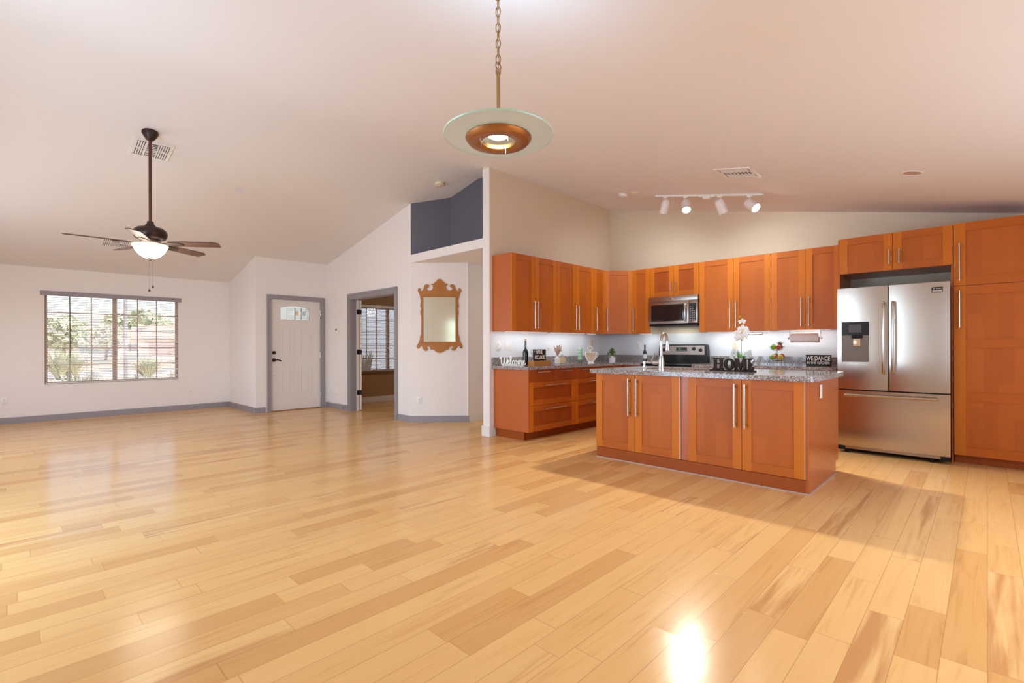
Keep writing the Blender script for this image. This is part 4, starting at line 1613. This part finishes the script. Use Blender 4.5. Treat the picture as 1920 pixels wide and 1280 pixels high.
for q in ((ix0 - w, ix0, iz0 - w, iz1 + w), (ix1, ix1 + w, iz0 - w, iz1 + w), (ix0, ix1, iz0 - w, iz0), (ix0, ix1, iz1, iz1 + w)):
    b.box(q[0], q[1], -.026, -.018, q[2], q[3], MIRRORW)
b.build('inner_moulding', mt)
MB().box(ix0 - .004, ix1 + .004, -.010, -.004, iz0 - .004, iz1 + .004, MIRGL).build('looking_glass', mt)

# ---------------------------------------------------------------- things on the left counter
ZC = .9255
# welcome sign (script letters cut from board)
def script(strokes, h, r):
    b = MB()
    for s in strokes:
        pts = [(x * h, 0, z * h) for x, z in s]
        pts = smooth_path(pts, 6)
        b.tube(pts, r, SIGNW, seg=8)
    return b
SIGNW = mat('sign_white', (246, 243, 234), .55)
ang = math.atan2(-.295, .175)
t = thing('welcome_sign', 'white script sign reading Welcome at the end of the left counter', 'sign', (4.50, 4.365, ZC), ang)
S = .135
strokes = [
    [(0.0, .62), (.06, .80), (.14, .82), (.15, .60), (.17, .25), (.24, .02), (.33, .05), (.42, .30), (.47, .62), (.49, .80), (.49, .45), (.54, .10), (.64, .02), (.72, .22), (.78, .52), (.78, .86)],
    [(.78, .86), (.82, .70), (.78, .60)],
    [(.78, .26), (.90, .30), (.97, .42), (.93, .52), (.85, .46), (.83, .24), (.89, .06), (1.0, .04), (1.10, .16), (1.22, .46), (1.26, .84), (1.20, .98), (1.13, .84), (1.13, .40), (1.17, .10), (1.26, .04), (1.34, .12)],
    [(1.56, .40), (1.50, .50), (1.40, .42), (1.36, .22), (1.42, .05), (1.53, .05), (1.62, .18)],
    [(1.76, .48), (1.66, .42), (1.62, .22), (1.68, .05), (1.80, .06), (1.86, .26), (1.82, .44), (1.76, .48), (1.84, .42), (1.94, .44)],
    [(1.98, .50), (2.0, .30), (2.0, .03)],
    [(2.0, .30), (2.08, .48), (2.16, .48), (2.18, .30), (2.17, .05)],
    [(2.18, .30), (2.26, .48), (2.34, .48), (2.36, .30), (2.36, .12), (2.42, .04), (2.50, .12)],
    [(2.50, .24), (2.62, .30), (2.68, .42), (2.62, .51), (2.55, .44), (2.53, .24), (2.58, .07), (2.70, .05), (2.82, .24)],
]
off = [[(x - 1.40, z) for x, z in s] for s in strokes]
b = MB()
for s in off:
    pts = smooth_path([(x * .121, 0, .008 + z * .122) for x, z in s], 6)
    b.tube(pts, .0068, SIGNW, seg=8)
b.build('lettering', t)
b = MB()
b.box(-.14, .14, -.005, .005, 0, .006, SIGNW)
b.build('base_strip', t)

def bottle(name, label, x, y, h, r, neck_r, body_m, cork=None, lab=None, cat='bottle', cap=None):
    o = thing(name, label, cat, (x, y, ZC))
    b = MB()
    b.lathe([(0, 0), (r, .002), (r, h * .52), (r * .96, h * .57), (r * .7, h * .64), (neck_r * 1.1, h * .70), (neck_r, h * .74), (neck_r, h * .98), (neck_r * 1.15, h * .985), (neck_r * 1.15, h), (0, h)], body_m)
    b.build('bottle_glass', o)
    if cork:
        MB().lathe([(0, h), (neck_r * .95, h), (neck_r * .95, h + .028), (0, h + .03)], cork).build('cork', o)
    if cap:
        MB().lathe([(neck_r * 1.06, h * .80), (neck_r * 1.2, h * .985), (neck_r * 1.2, h + .001), (0, h + .002)], cap).build('capsule', o)
    if lab:
        MB().lathe([(r + .0006, h * .22), (r + .0006, h * .47)], lab).build('paper_label', o)
    return o
GLASSG = mat('bottle_green', (24, 22, 10), .08, coat=.2)
bottle('wine_bottle', 'tall dark green wine bottle with a cork, behind the welcome sign', 4.76, 4.38, .318, .038, .0135, GLASSG, cork=mat('cork', (214, 158, 84), .8))

# wooden tray with wine glass and letter board
WOODT = wood('tray_wood', (178, 122, 62), 'x', rough=.6, contrast=.2, coat=0)
t = thing('wooden_tray', 'low brown wooden riser holding the wine glass and letter board', 'tray', (4.80, 4.172, ZC))
b = MB()
b.box(-.167, .167, -.055, .055, .054, .064, WOODT)
b.box(-.167, .167, -.055, -.043, 0, .054, WOODT).box(-.167, -.155, -.043, .055, 0, .054, WOODT).box(.155, .167, -.043, .055, 0, .054, WOODT)
b.build('riser', t)
ZT = ZC + .0645
t = thing('wine_glass', 'clear stemmed wine glass on the riser left of the letter board', 'glass', (4.667, 4.158, ZT))
b = MB()
b.lathe([(0, .001), (.032, .002), (.030, .004), (.006, .01), (.0045, .055), (.012, .062), (.032, .085), (.039, .11), (.038, .13), (.034, .148), (.0325, .148), (.036, .128), (.037, .11), (.030, .087), (.008, .067), (0, .066)], CLEAR)
b.build('bowl_and_stem', t)
t = thing('letter_board', 'small black board reading WINE O\'CLOCK standing on the wooden riser', 'sign', (4.828, 4.185, ZT))
MB().box(-.117, .117, 0, .022, 0, .146, BLACKM).build('board', t)
for bz, w_, sx in ((.108, 'WINE', .66), (.040, "O'CLOCK", .60)):
    text_mesh(w_, .074, .0012, SIGNW, 'lettering', t, T(-.015 if w_ == 'WINE' else -.004, -.001, bz), sx=sx, offset=.0012, spacing=1.02)
MB().box(-.117, .117, -.0015, 0, .073, .076, HOLE).build('groove', t)

# vase with pampas and woven disc
CER = mat('ceramic_white', (236, 232, 222), .35)
t = thing('vase', 'small white ribbed vase of dried grass on the left counter', 'vase', (5.392, 4.35, ZC))
prof = [(0, 0), (.034, 0)]
for i in range(13):
    zz = .004 + .078 * i / 12
    prof.append((.0375 + (.002 if i % 2 else 0), zz))
prof += [(.034, .088), (.023, .096), (.022, .118), (.025, .124), (.020, .124), (.018, .10), (0, .10)]
MB().lathe(prof, CER).build('pot', t)
PAMP = mat('pampas', (206, 176, 150), .9, vary=.12, vscale=30)
b = MB()
rnd = random.Random(3)
for k in range(34):
    a = rnd.uniform(0, 2 * PI)
    sp = rnd.uniform(.01, .095)
    hh = rnd.uniform(.19, .285) - sp * .25
    tip = Vector((sp * math.cos(a), sp * math.sin(a) * .6, hh))
    mid = Vector((tip.x * .6, tip.y * .6, .19))
    pts = smooth_path([(0, 0, .10), mid * .5 + Vector((0, 0, .05)), mid, tip], 4)
    b.tube(pts, [.0015, .0015, .0015, .002, .002, .003, .0055, .0075, .008, .0075, .006, .004, .001], PAMP, seg=6)
b.build('dried_plumes', t)
ROPE = mat('rope_weave', (214, 190, 150), .9, bump=.8, bscale=120, vary=.1, vscale=60)
t = thing('woven_trivet', 'round woven straw disc leaning behind the white vase', 'trivet', (5.555, 4.385, ZC), R(-45))
b = MB()
lean = Matrix.Rotation(R(-8), 4, 'X')
for k in range(7):
    rr = .004 + k * .0070
    b.tube([lean @ Vector((rr * math.cos(2 * PI * i / 26), 0, .056 + rr * math.sin(2 * PI * i / 26))) for i in range(26)], .0046, ROPE, seg=6, closed=True)
b.build('coil', t)
b = MB()
b.tube([lean @ Vector((.014 * math.cos(2 * PI * i / 14) - .005, 0, .116 + .014 * math.sin(2 * PI * i / 14))) for i in range(14)], .0035, mat('loop_dark', (70, 56, 46), .8), seg=6, closed=True)
b.build('hanging_loop', t)
# green canister
MINT = mat('mint_glaze', (170, 208, 178), .25)
t = thing('canister', 'mint green ribbed canister standing left of the cup sign', 'canister', (6.03, 4.425, ZC))
prof = [(0, 0), (.033, 0), (.035, .01), (.035, .042)]
mm = [mat('canister_base', (120, 110, 92), .5)] * 3
for k in range(4):
    z0 = .044 + k * .046
    prof += [(.031, z0), (.0355, z0 + .008), (.0365, z0 + .022), (.0355, z0 + .036), (.031, z0 + .044)]
    mm += [MINT] * 5
prof += [(0, .231)]
mm += [MINT]
MB().lathe(prof, None, mats=mm).build('jar', t)
# cup sign
t = thing('cup_sign', 'white coffee cup shaped sign with heart steam on the left counter', 'sign', (6.02, 4.22, ZC), R(-38))
cup = [(-.05, .0), (.05, .0), (.030, .022), (.062, .052), (.082, .10), (.085, .165), (-.085, .165), (-.083, .10), (-.066, .052), (-.036, .022)]
cup_i = [(-.073, .155), (.073, .155), (.071, .102), (.054, .060), (.026, .032), (-.030, .032), (-.056, .060), (-.072, .102)]
curve_mesh([cup, cup_i], .012, SIGNW, 'cup_outline', t)
curve_mesh([cup_i], .004, mat('washed_wood', (206, 184, 158), .7, vary=.12, vscale=40), 'cup_panel', t, xf=T(0, .004, 0))
b = MB()
b.tube(smooth_path([(.078, -.002, .150), (.104, -.002, .146), (.104, -.002, .105), (.070, -.002, .075)], 6), .006, SIGNW, seg=8)
b.build('cup_handle', t)
b = MB()
heart = []
for i in range(28):
    th = 2 * PI * i / 28
    hx = 16 * math.sin(th) ** 3
    hz = 13 * math.cos(th) - 5 * math.cos(2 * th) - 2 * math.cos(3 * th) - math.cos(4 * th)
    heart.append((-.012 + hx * .0023, 0, .215 + hz * .0026))
b.tube(heart, .0065, SIGNW, seg=8, closed=True)
b.tube([(-.012, 0, .178), (-.004, 0, .163)], .007, SIGNW)
b.build('heart_steam', t)
t = thing('glass_plate', 'small clear glass disc leaning beside the cup sign', 'plate', (6.22, 4.36, ZC), R(-40))
b = MB()
b.lathe([(0, -.002), (.05, -.003), (.055, 0), (.05, .003), (0, .002)], CLEAR, mtx=Matrix.Rotation(R(82), 4, 'X'), c=(0, 0, .056))
b.build('disc', t)
# potted plant
t = thing('potted_plant', 'small green leafy plant in a white pot near the kitchen corner', 'plant', (6.72, 4.30, ZC))
b = MB()
b.lathe([(0, 0), (.047, 0), (.052, .05), (.055, .10), (.051, .10), (.047, .085), (0, .085)], mat('pot_white', (232, 230, 236), .5))
b.build('pot', t)
LEAF = mat('leaf_green', (88, 118, 44), .55, vary=.25, vscale=30)
LEAF2 = mat('leaf_lime', (150, 166, 70), .55)
def tuft(b, c, n, h, spread, w, mats, rnd, droop=.2):
    for k in range(n):
        a = rnd.uniform(0, 2 * PI)
        s = rnd.uniform(.1, 1) * spread
        hh = h * rnd.uniform(.45, 1)
        base = Vector(c)
        tip = base + Vector((s * math.cos(a), s * math.sin(a), hh - droop * s))
        mid = (base + tip) / 2 + Vector((0, 0, hh * .12))
        side = Vector((-math.sin(a), math.cos(a), 0)) * w
        m = rnd.choice(mats)
        v = [b.bm.verts.new(p) for p in (base - side * .4, base + side * .4, mid + side, tip, mid - side)]
        b.face([v[0], v[1], v[2], v[4]], m, True)
        b.face([v[4], v[2], v[3]], m, True)
rnd = random.Random(5)
b = MB()
for k in range(34):
    a = rnd.uniform(0, 2 * PI)
    s = rnd.uniform(.0, .07)
    z = rnd.uniform(.09, .20) - s * .5
    c = (s * math.cos(a), s * math.sin(a), z)
    tuft(b, c, 8, .045, .035, .007, [LEAF, LEAF, LEAF2], rnd)
for k in range(14):
    a = rnd.uniform(0, 2 * PI)
    b.tube([(0, 0, .085), (.05 * math.cos(a), .05 * math.sin(a), .17)], .0015, LEAF, seg=5)
b.build('foliage', t, normals=False)
bottle('wine_bottle', 'small dark wine bottle with a white label left of the range', 6.86, 3.80, .268, .031, .0115, mat('bottle_black', (20, 16, 18), .07, coat=.5), lab=mat('label_paper', (224, 218, 214), .6), cap=mat('capsule_navy', (44, 38, 78), .3))

# ---------------------------------------------------------------- right counter
# paper towel holder
t = thing('paper_towel_holder', 'paper towel roll on a steel holder under the right upper cabinet', 'paper towel holder', (6.97, 1.64, 1.275), RB)
b = MB()
b.lathe([(.018, -.155), (.062, -.155), (.0625, .155), (.018, .155)], mat('paper_towel', (246, 242, 236), .9, bump=.3, bscale=90), mtx=Matrix.Rotation(PI / 2, 4, 'Y'), seg=36)
b.build('paper_roll', t)
b = MB()
b.cyl((-.185, 0, 0), (.185, 0, 0), .008, NICKEL)
for s in (-1, 1):
    b.cyl((s * .178, 0, 0), (s * .188, 0, 0), .022, NICKEL, seg=16)
    b.tube([(s * .172, 0, 0), (s * .172, .0, .06), (s * .172, 0, .094)], .005, NICKEL)
    b.box(s * .172 - .02, s * .172 + .02, -.012, .012, .09, .0945, NICKEL)
b.build('bracket', t)
# small light bar on the wall
t = thing('light_bar', 'slim steel light bar with three small lamps on the backsplash behind the orchid', 'light bar', (XW, 2.36, 1.345), RB)
MB().rbox(-.16, .16, -.018, -.0005, -.016, .016, STEELD, .003).build('bar', t)
b = MB()
for xx in (-.1, .0, .1):
    b.lathe([(0, 0), (.009, 0), (.007, .003), (0, .004)], emitter('led_%d' % round(xx * 10), (255, 248, 236), 2.5), c=(xx, -.018, 0), mtx=Matrix.Rotation(PI / 2, 4, 'X'), seg=14)
b.build('led', t)
light('light_bar_lamp', 'AREA', (7.16, 2.36, 1.325), .35, (1, 1.05, 1.0), (-.25, 0, -1), .3, .03)
# sign
t = thing('dance_sign', 'black box sign reading WE DANCE IN THIS KITCHEN beside the refrigerator', 'sign', (7.0, 1.499, ZC), RB)
MB().box(-.134, .134, -.02, .02, 0, .134, BLACKM).build('board', t)
text_mesh('WE DANCE', .074, .001, SIGNW, 'lettering', t, T(0, -.0205, .088), sx=.66, offset=.0018)
text_mesh('IN THIS KITCHEN', .045, .001, SIGNW, 'lettering', t, T(0, -.0205, .034), sx=.70, offset=.0008)
# fruit basket
FBX, FBY = 7.0, 1.968
WIRE = mat('wire_black', (28, 24, 24), .4, .6)
t = thing('fruit_basket', 'two-tier black wire basket of fruit on the right counter', 'basket', (FBX, FBY, ZC))
b = MB()
def ring(z, r, th=.0022, n=28):
    b.tube([(r * math.cos(2 * PI * i / n), r * math.sin(2 * PI * i / n), z) for i in range(n)], th, WIRE, seg=6, closed=True)
for z0, r in ((.055, .098), (.185, .088)):
    ring(z0 + .055, r)
    ring(z0 + .03, r * .88, .0014)
    ring(z0, r * .45, .0014)
    for k in range(10):
        a = 2 * PI * k / 10
        b.tube([(r * q * math.cos(a), r * q * math.sin(a), z0 + zz) for q, zz in ((.15, -.003), (.45, 0), (.75, .015), (.9, .033), (1, .055))], .0013, WIRE, seg=5)
b.cyl((0, 0, .05), (0, 0, .255), .003, WIRE, seg=8)
for k in range(4):
    a = PI / 4 + k * PI / 2
    b.tube([(.098 * math.cos(a), .098 * math.sin(a), .11), (.103 * math.cos(a), .103 * math.sin(a), .05), (.10 * math.cos(a), .10 * math.sin(a), .0)], .002, WIRE, seg=6)
b.build('wire_frame', t)
def fruit(name, label, dx, dy, z, r, rgb, sc=(1, 1, 1), stem=True, rgb2=None, leaf=False):
    o = thing(name, label, 'fruit', (FBX + dx, FBY + dy, ZC + z), 0, 'fruit in the two-tier basket')
    m = mat(name + '_skin', rgb, .3, vary=.18, vscale=25)
    MB().ball((0, 0, 0), r, m, 16, 10, sc).build('skin', o)
    if stem:
        MB().cyl((0, 0, r * sc[2] * .9), (.004, 0, r * sc[2] * 1.3), .002, mat(name + '_stem', (84, 62, 34), .7), seg=6).build('stem', o)
    if leaf:
        b2 = MB()
        tuft(b2, (0, 0, r * .5), 26, .065, .07, .010, [mat('dry_leaf', (122, 110, 70), .7), mat('dry_leaf_dark', (84, 66, 46), .7)], random.Random(9))
        b2.build('leaves', o, normals=False)
fruit('mango', 'green and yellow mango at the left of the lower tier', -.030, .046, .098, .037, (150, 188, 52), (.9, 1.2, .85))
fruit('peach', 'pink peach at the middle of the lower tier', -.068, .004, .112, .025, (226, 122, 110), stem=False)
fruit('lemon', 'yellow lemon at the right of the lower tier', -.030, -.046, .098, .037, (236, 206, 84), (.9, 1.1, .95), stem=False)
fruit('apple', 'green apple at the back of the lower tier', .045, .03, .117, .034, (120, 168, 46))
fruit('apple', 'red apple at the far right of the lower tier', .045, -.046, .115, .031, (196, 54, 42))
fruit('apple', 'bright green apple on the upper tier', -.035, .032, .232, .036, (140, 190, 30))
fruit('plum', 'dark purple plum at the left edge of the upper tier', .025, .058, .238, .026, (72, 26, 36))
fruit('nectarine', 'red and orange nectarine on the upper tier', -.042, -.030, .226, .033, (206, 84, 60))
fruit('pomegranate', 'brownish fruit with dry leaves at the back of the upper tier', .030, -.028, .236, .033, (112, 70, 46), leaf=True)

# pale letter and arrow behind the island
PALE = mat('pale_mint', (206, 216, 208), .5)
t = thing('letter_ornament', 'pale mint letter A standing behind the HOME sign', 'letter', (6.90, 2.475, ZC), RB)
curve_mesh([[(-.085, 0), (-.05, 0), (-.034, .055), (.034, .055), (.05, 0), (.085, 0), (.022, .205), (-.022, .205)], [(-.024, .085), (0, .17), (.024, .085)]], .012, PALE, 'letter', t)
t = thing('arrow_ornament', 'pale mint arrow ornament standing behind the HOME sign', 'ornament', (6.90, 2.305, ZC), RB)
curve_mesh([[(-.055, 0), (-.015, 0), (.032, .115), (.062, .10), (.045, .20), (-.035, .145), (-.002, .13)]], .012, PALE, 'arrow', t)

# ---------------------------------------------------------------- HOME sign with orchid on the island
ESP = wood('espresso_wood', (46, 30, 26), 'x', rough=.6, coat=.0)
hd = Vector((4.815, 1.548, 0)) - Vector((4.87, 1.965, 0))
t = thing('home_sign', 'dark brown HOME letter planter with a small vase on the island', 'sign', (4.843, 1.757, .9305), math.atan2(hd.y, hd.x))
MB().box(-.212, .212, -.035, .045, 0, .012, ESP).build('base', t)
def serif_v(b, x, w, z0, z1, s=.012):
    b.append([(x - w / 2, z0), (x + w / 2, z0), (x + w / 2, z1), (x - w / 2, z1)])
def letter(name, boxes):
    b = MB()
    for q in boxes:
        b.box(q[0], q[1], -.012, .012, q[2], q[3], ESP)
    b.build(name, t)
Z0, Z1 = .012, .124
letter('letter_h', [(-.182, -.157, Z0 + .012, Z1 - .012), (-.122, -.097, Z0 + .012, Z1 - .012), (-.157, -.122, .062, .078),
                    (-.196, -.143, Z0, Z0 + .012), (-.136, -.083, Z0, Z0 + .012), (-.196, -.143, Z1 - .012, Z1), (-.136, -.083, Z1 - .012, Z1)])
el = lambda rx, rz, n=28: [(-.028 + rx * math.cos(2 * PI * i / n), .066 + rz * math.sin(2 * PI * i / n)) for i in range(n)]
curve_mesh([el(.052, .057), el(.024, .040)[::-1]], .012, ESP, 'letter_o', t)
curve_mesh([[(.032, Z0), (.066, Z0), (.066, Z0 + .010), (.058, Z0 + .012), (.058, .088), (.084, Z0), (.094, Z0), (.120, .088), (.120, Z0 + .012), (.112, Z0 + .010), (.112, Z0), (.150, Z0), (.150, Z0 + .010), (.144, Z0 + .012), (.144, Z1 - .012), (.150, Z1 - .010), (.150, Z1), (.116, Z1), (.090, .058), (.066, Z1), (.030, Z1), (.030, Z1 - .010), (.038, Z1 - .012), (.038, Z0 + .012), (.032, Z0 + .010)]], .012, ESP, 'letter_m', t, xf=T(-.008, 0, 0))
letter('letter_e', [(.158, .180, Z0, Z1), (.150, .158, Z0, Z0 + .012), (.150, .158, Z1 - .012, Z1), (.180, .204, Z0, Z0 + .014), (.196, .206, Z0 + .014, Z0 + .034), (.180, .204, Z1 - .014, Z1), (.196, .206, Z1 - .034, Z1 - .014), (.180, .194, .060, .074)])
t2 = bpy.data.objects['home_sign']
MB().lathe([(0, .012), (.020, .012), (.021, .125), (.018, .125), (.017, .02), (0, .02)], mat('tube_glass', (206, 200, 200), .15), c=(.074, .028, 0), seg=18).build('bud_vase', t2)
b = MB()
b.tube(smooth_path([(.19, -.013, .085), (.197, -.016, .100), (.205, -.018, .112), (.214, -.016, .12)], 4), .004, SIGNW, seg=6)
for s in (-.008, .008):
    b.ball((.198 + s, -.015, .102 + s * .4), .007, SIGNW, 8, 6, (1, .35, 1.4))
b.build('butterfly_ornament', t2)
hm = Matrix.Translation(t2.location) @ Matrix.Rotation(t2.rotation_euler[2], 4, 'Z')
base = hm @ Vector((.074, .028, .05))
ot = thing('orchid', 'white artificial orchid with green grass blades rising from the HOME sign', 'flower', base, t2.rotation_euler[2])
GR1 = mat('blade_green', (92, 176, 24), .5)
GR2 = mat('blade_dark', (26, 48, 20), .5)
b = MB()
rnd = random.Random(12)
for k in range(34):
    a = rnd.uniform(-1, 1)
    hh = rnd.uniform(.10, .165)
    x = a * .045
    y = rnd.uniform(-.014, .014)
    m = GR2 if abs(a) > .72 else GR1
    w = .0035
    v = [b.bm.verts.new(p) for p in ((x * .2 - w, y * .2, .0), (x * .2 + w, y * .2, .0), (x * .6 + w, y, hh * .6), (x, y, hh), (x * .6 - w, y, hh * .6))]
    b.face([v[0], v[1], v[2], v[4]], m, True)
    b.face([v[4], v[2], v[3]], m, True)
b.build('grass_blades', ot, normals=False)
STEM = mat('orchid_stem', (120, 140, 50), .5)
MB().tube(smooth_path([(0, 0, 0), (.002, 0, .16), (.006, 0, .28), (.004, 0, .38), (-.003, 0, .455), (-.006, 0, .468)], 5), .003, STEM, seg=7).build('stem', ot)
PET = mat('petal_white', (250, 247, 248), .6)
YEL = mat('petal_throat', (236, 224, 170), .6)
def blossom(c, s, rz, tilt):
    b = MB()
    mt_ = T(*c) @ Matrix.Rotation(rz, 4, 'Z') @ Matrix.Rotation(tilt, 4, 'X')
    for k, (a, ln, wd) in enumerate(((90, 1, .62), (20, 1.05, .9), (160, 1.05, .9), (215, .95, .55), (325, .95, .55))):
        a = R(a)
        d = Vector((math.cos(a), 0, math.sin(a)))
        sd = Vector((-math.sin(a), 0, math.cos(a)))
        rows = []
        for i, (u, ww) in enumerate(((.02, .12), (.3, .75), (.6, 1.0), (.85, .75), (1.0, .15))):
            row = []
            for j, q in enumerate((-1, -.5, 0, .5, 1)):
                p = d * (u * ln * s) + sd * (q * ww * wd * s * .5) + Vector((0, -.10 * s * u + .18 * s * u * u + .06 * s * q * q + k * .001, 0))
                row.append(b.bm.verts.new(mt_ @ p))
            rows.append(row)
        for i in range(4):
            for j in range(4):
                b.face([rows[i][j], rows[i][j + 1], rows[i + 1][j + 1], rows[i + 1][j]], PET, True)
    o = b.build('blossom', ot, normals=False)
    b = MB()
    b.ball(mt_ @ Vector((0, -.012, -.004)), s * .18, YEL, 10, 6)
    b.build('throat', o)
blossom((.015, -.012, .425), .034, .3, R(-25))
blossom((.022, -.018, .345), .052, .1, R(-5))
blossom((.050, .0, .325), .040, -.5, R(10))
blossom((-.020, .0, .315), .040, .6, R(15))
blossom((.036, -.016, .280), .048, -.2, R(12))
blossom((-.012, -.014, .262), .048, .3, R(24))
MB().ball((-.010, 0, .470), .009, mat('bud_green', (160, 178, 40), .5), 10, 8, (1, 1, 1.3)).build('bud', ot)

# ---------------------------------------------------------------- lamps out of sight in hall and office
o = thing('hall_ceiling_light', 'flush ceiling light in the hallway behind the kitchen wall', 'ceiling light', (6.7, 5.3, 2.48))
MB().lathe([(.13, 0), (.13, -.02), (.10, -.06), (0, -.075)], mat('hall_globe', (255, 246, 230), .4, emit=(255, 240, 214), estr=3)).build('globe', o)
light('hall_bulb', 'POINT', (6.7, 5.3, 2.32), 9, (1, 1.05, 1.1), shadow_soft_size=.1)
light('office_bulb', 'POINT', (6.6, 7.4, 2.1), 16, (1, 1.0, .95), shadow_soft_size=.12)

# ---------------------------------------------------------------- outside
GZ = -.25
struct(MB().box(-60, 120, 10.97, 160, GZ - .2, GZ, mat('desert_ground', (206, 184, 156), .95, vary=.12, vscale=.6)).build('ground'))
struct(MB().box(-60, 120, 30, 39, GZ, GZ + .02, mat('asphalt_pale', (212, 200, 186), .95)).build('street'))
struct(MB().box(3.2, 9, 9.56, 10.97, GZ - .2, GZ, mat('porch_slab', (196, 188, 178), .9)).build('porch'))
# wall of the wing seen through the office window; shade put into its colour
struct(MB().box(5.6, 9.5, 12.6, 12.8, GZ, 3.2, mat('stucco_shade', (150, 158, 168), .9, bump=.3, bscale=60)).build('wall_wing_outside'))
def tree(label, x, y, h, r, seed, m, n=900):
    rnd = random.Random(seed)
    o = thing('tree', label, 'tree', (x, y, GZ), 0, 'trees across the street')
    b = MB()
    BK = MATS.get('bark') or mat('bark', (122, 100, 82), .9)
    b.tube(smooth_path([(0, 0, 0), (.1, 0, h * .3), (-.05, .1, h * .55), (0, 0, h * .8)], 4), [h * .03] * 4 + [h * .025] * 4 + [h * .015] * 5, BK)
    b.build('trunk', o)
    b = MB()
    for k in range(n):
        a = rnd.uniform(0, 2 * PI)
        e = math.asin(rnd.uniform(-1, 1))
        q = rnd.uniform(.35, 1) ** .6
        c = Vector((r * q * math.cos(a) * math.cos(e), r * q * math.sin(a) * math.cos(e), h * .62 + h * .36 * q * math.sin(e)))
        s = r * .16
        d1 = Vector((rnd.uniform(-1, 1), rnd.uniform(-1, 1), rnd.uniform(-1, 1))).normalized() * s
        d2 = Vector((rnd.uniform(-1, 1), rnd.uniform(-1, 1), rnd.uniform(-1, 1))).normalized() * s
        b.quad(c - d1, c - d2 * .6, c + d1, c + d2 * .6, m)
    b.build('crown', o, normals=False)
TG = mat('tree_green', (196, 204, 172), .8)
TG2 = mat('tree_olive', (204, 202, 172), .8)
tree('bushy green tree across the street, left in the front window', 3.4, 62, 4.6, 2.1, 1, TG)
tree('olive tree beyond the street, behind the centre of the front window', 7.6, 72, 4.2, 2.2, 2, TG2)
tree('tall tree behind the roof of the house across the street', 17.5, 118, 8.6, 6.0, 3, TG)
# house across the street
HX, HY = 20.0, 98
o = thing('house', 'tan stucco house with tiled roof across the street', 'house', (HX, HY, GZ))
STU = mat('stucco_tan', (212, 192, 170), .9)
TILE = mat('roof_tile', (206, 178, 158), .9, vary=.12, vscale=2)
MB().box(-5.5, 7, 0, 9, 0, 2.9, STU).build('walls', o)
MB().prism([(-6.1, 2.9), (7.6, 2.9), (5.5, 5.2), (-4.0, 5.2)], 'y', -.6, 9.6, TILE).build('roof', o)
MB().box(-4.2, 1.6, -.05, .02, 0.0, 2.3, mat('garage_brown', (150, 128, 116), .8)).build('garage_door', o)
MB().prism([(-8.8, 2.7), (-4.6, 2.7), (-6.7, 4.3)], 'y', -2.0, 6, TILE).build('gable_roof', o)
MB().box(-8.4, -5.0, -1.6, 5.6, 0, 2.7, STU).build('wing', o)
MB().box(-7.4, -6.0, -1.66, -1.58, .9, 2.1, mat('window_far', (120, 112, 112), .3)).build('window', o)
o = thing('house', 'pale house half hidden by the trees across the street', 'house', (4.6, 110, GZ))
MB().box(-4, 3.5, 0, 8, 0, 2.8, STU).build('walls', o)
MB().prism([(-4.6, 2.8), (4.1, 2.8), (2.5, 4.4), (-3, 4.4)], 'y', -.6, 8.6, TILE).build('roof', o)
o = thing('lamp_post', 'slim pale lamp post standing in the yard outside the front window', 'lamp post', (2.35, 18.0, GZ))
MB().cyl((0, 0, 0), (0, 0, 4.2), .05, SCREW, seg=10).build('post', o)
def shrub(label, x, y, h, spread, seed, m, n=90, grp='desert plants in the front yard'):
    rnd = random.Random(seed)
    b = MB()
    for k in range(5):
        tuft(b, (rnd.uniform(-.3, .3) * spread, rnd.uniform(-.3, .3) * spread, 0), n // 5, h, spread, h * .035, m, rnd, .1)
    o = b.build('shrub', None, (x, y, GZ), normals=False)
    tag(o, label, 'shrub', grp)
SH1 = mat('shrub_sage', (212, 212, 190), .8)
SH2 = mat('shrub_green', (190, 196, 164), .8)
shrub('wide sage shrub outside the left half of the front window', 1.05, 13.4, .98, .55, 1, [SH1, SH2], 260)
shrub('spiky pale plant outside the middle of the front window', 2.05, 13.0, .92, .33, 2, [SH1], 120)
shrub('round shrub at the street edge, right in the front window', 4.6, 27.5, 1.1, .9, 3, [SH2], 200)
shrub('dark bush across the yard, left in the front window', 1.8, 30, 1.5, 1.0, 4, [SH2], 220)
shrub('low shrub at the right edge of the front window view', 4.05, 20, .75, .5, 5, [SH1], 140)
shrub('leafy plant outside the office window', 5.75, 10.7, 1.45, .5, 6, [SH2], 160)
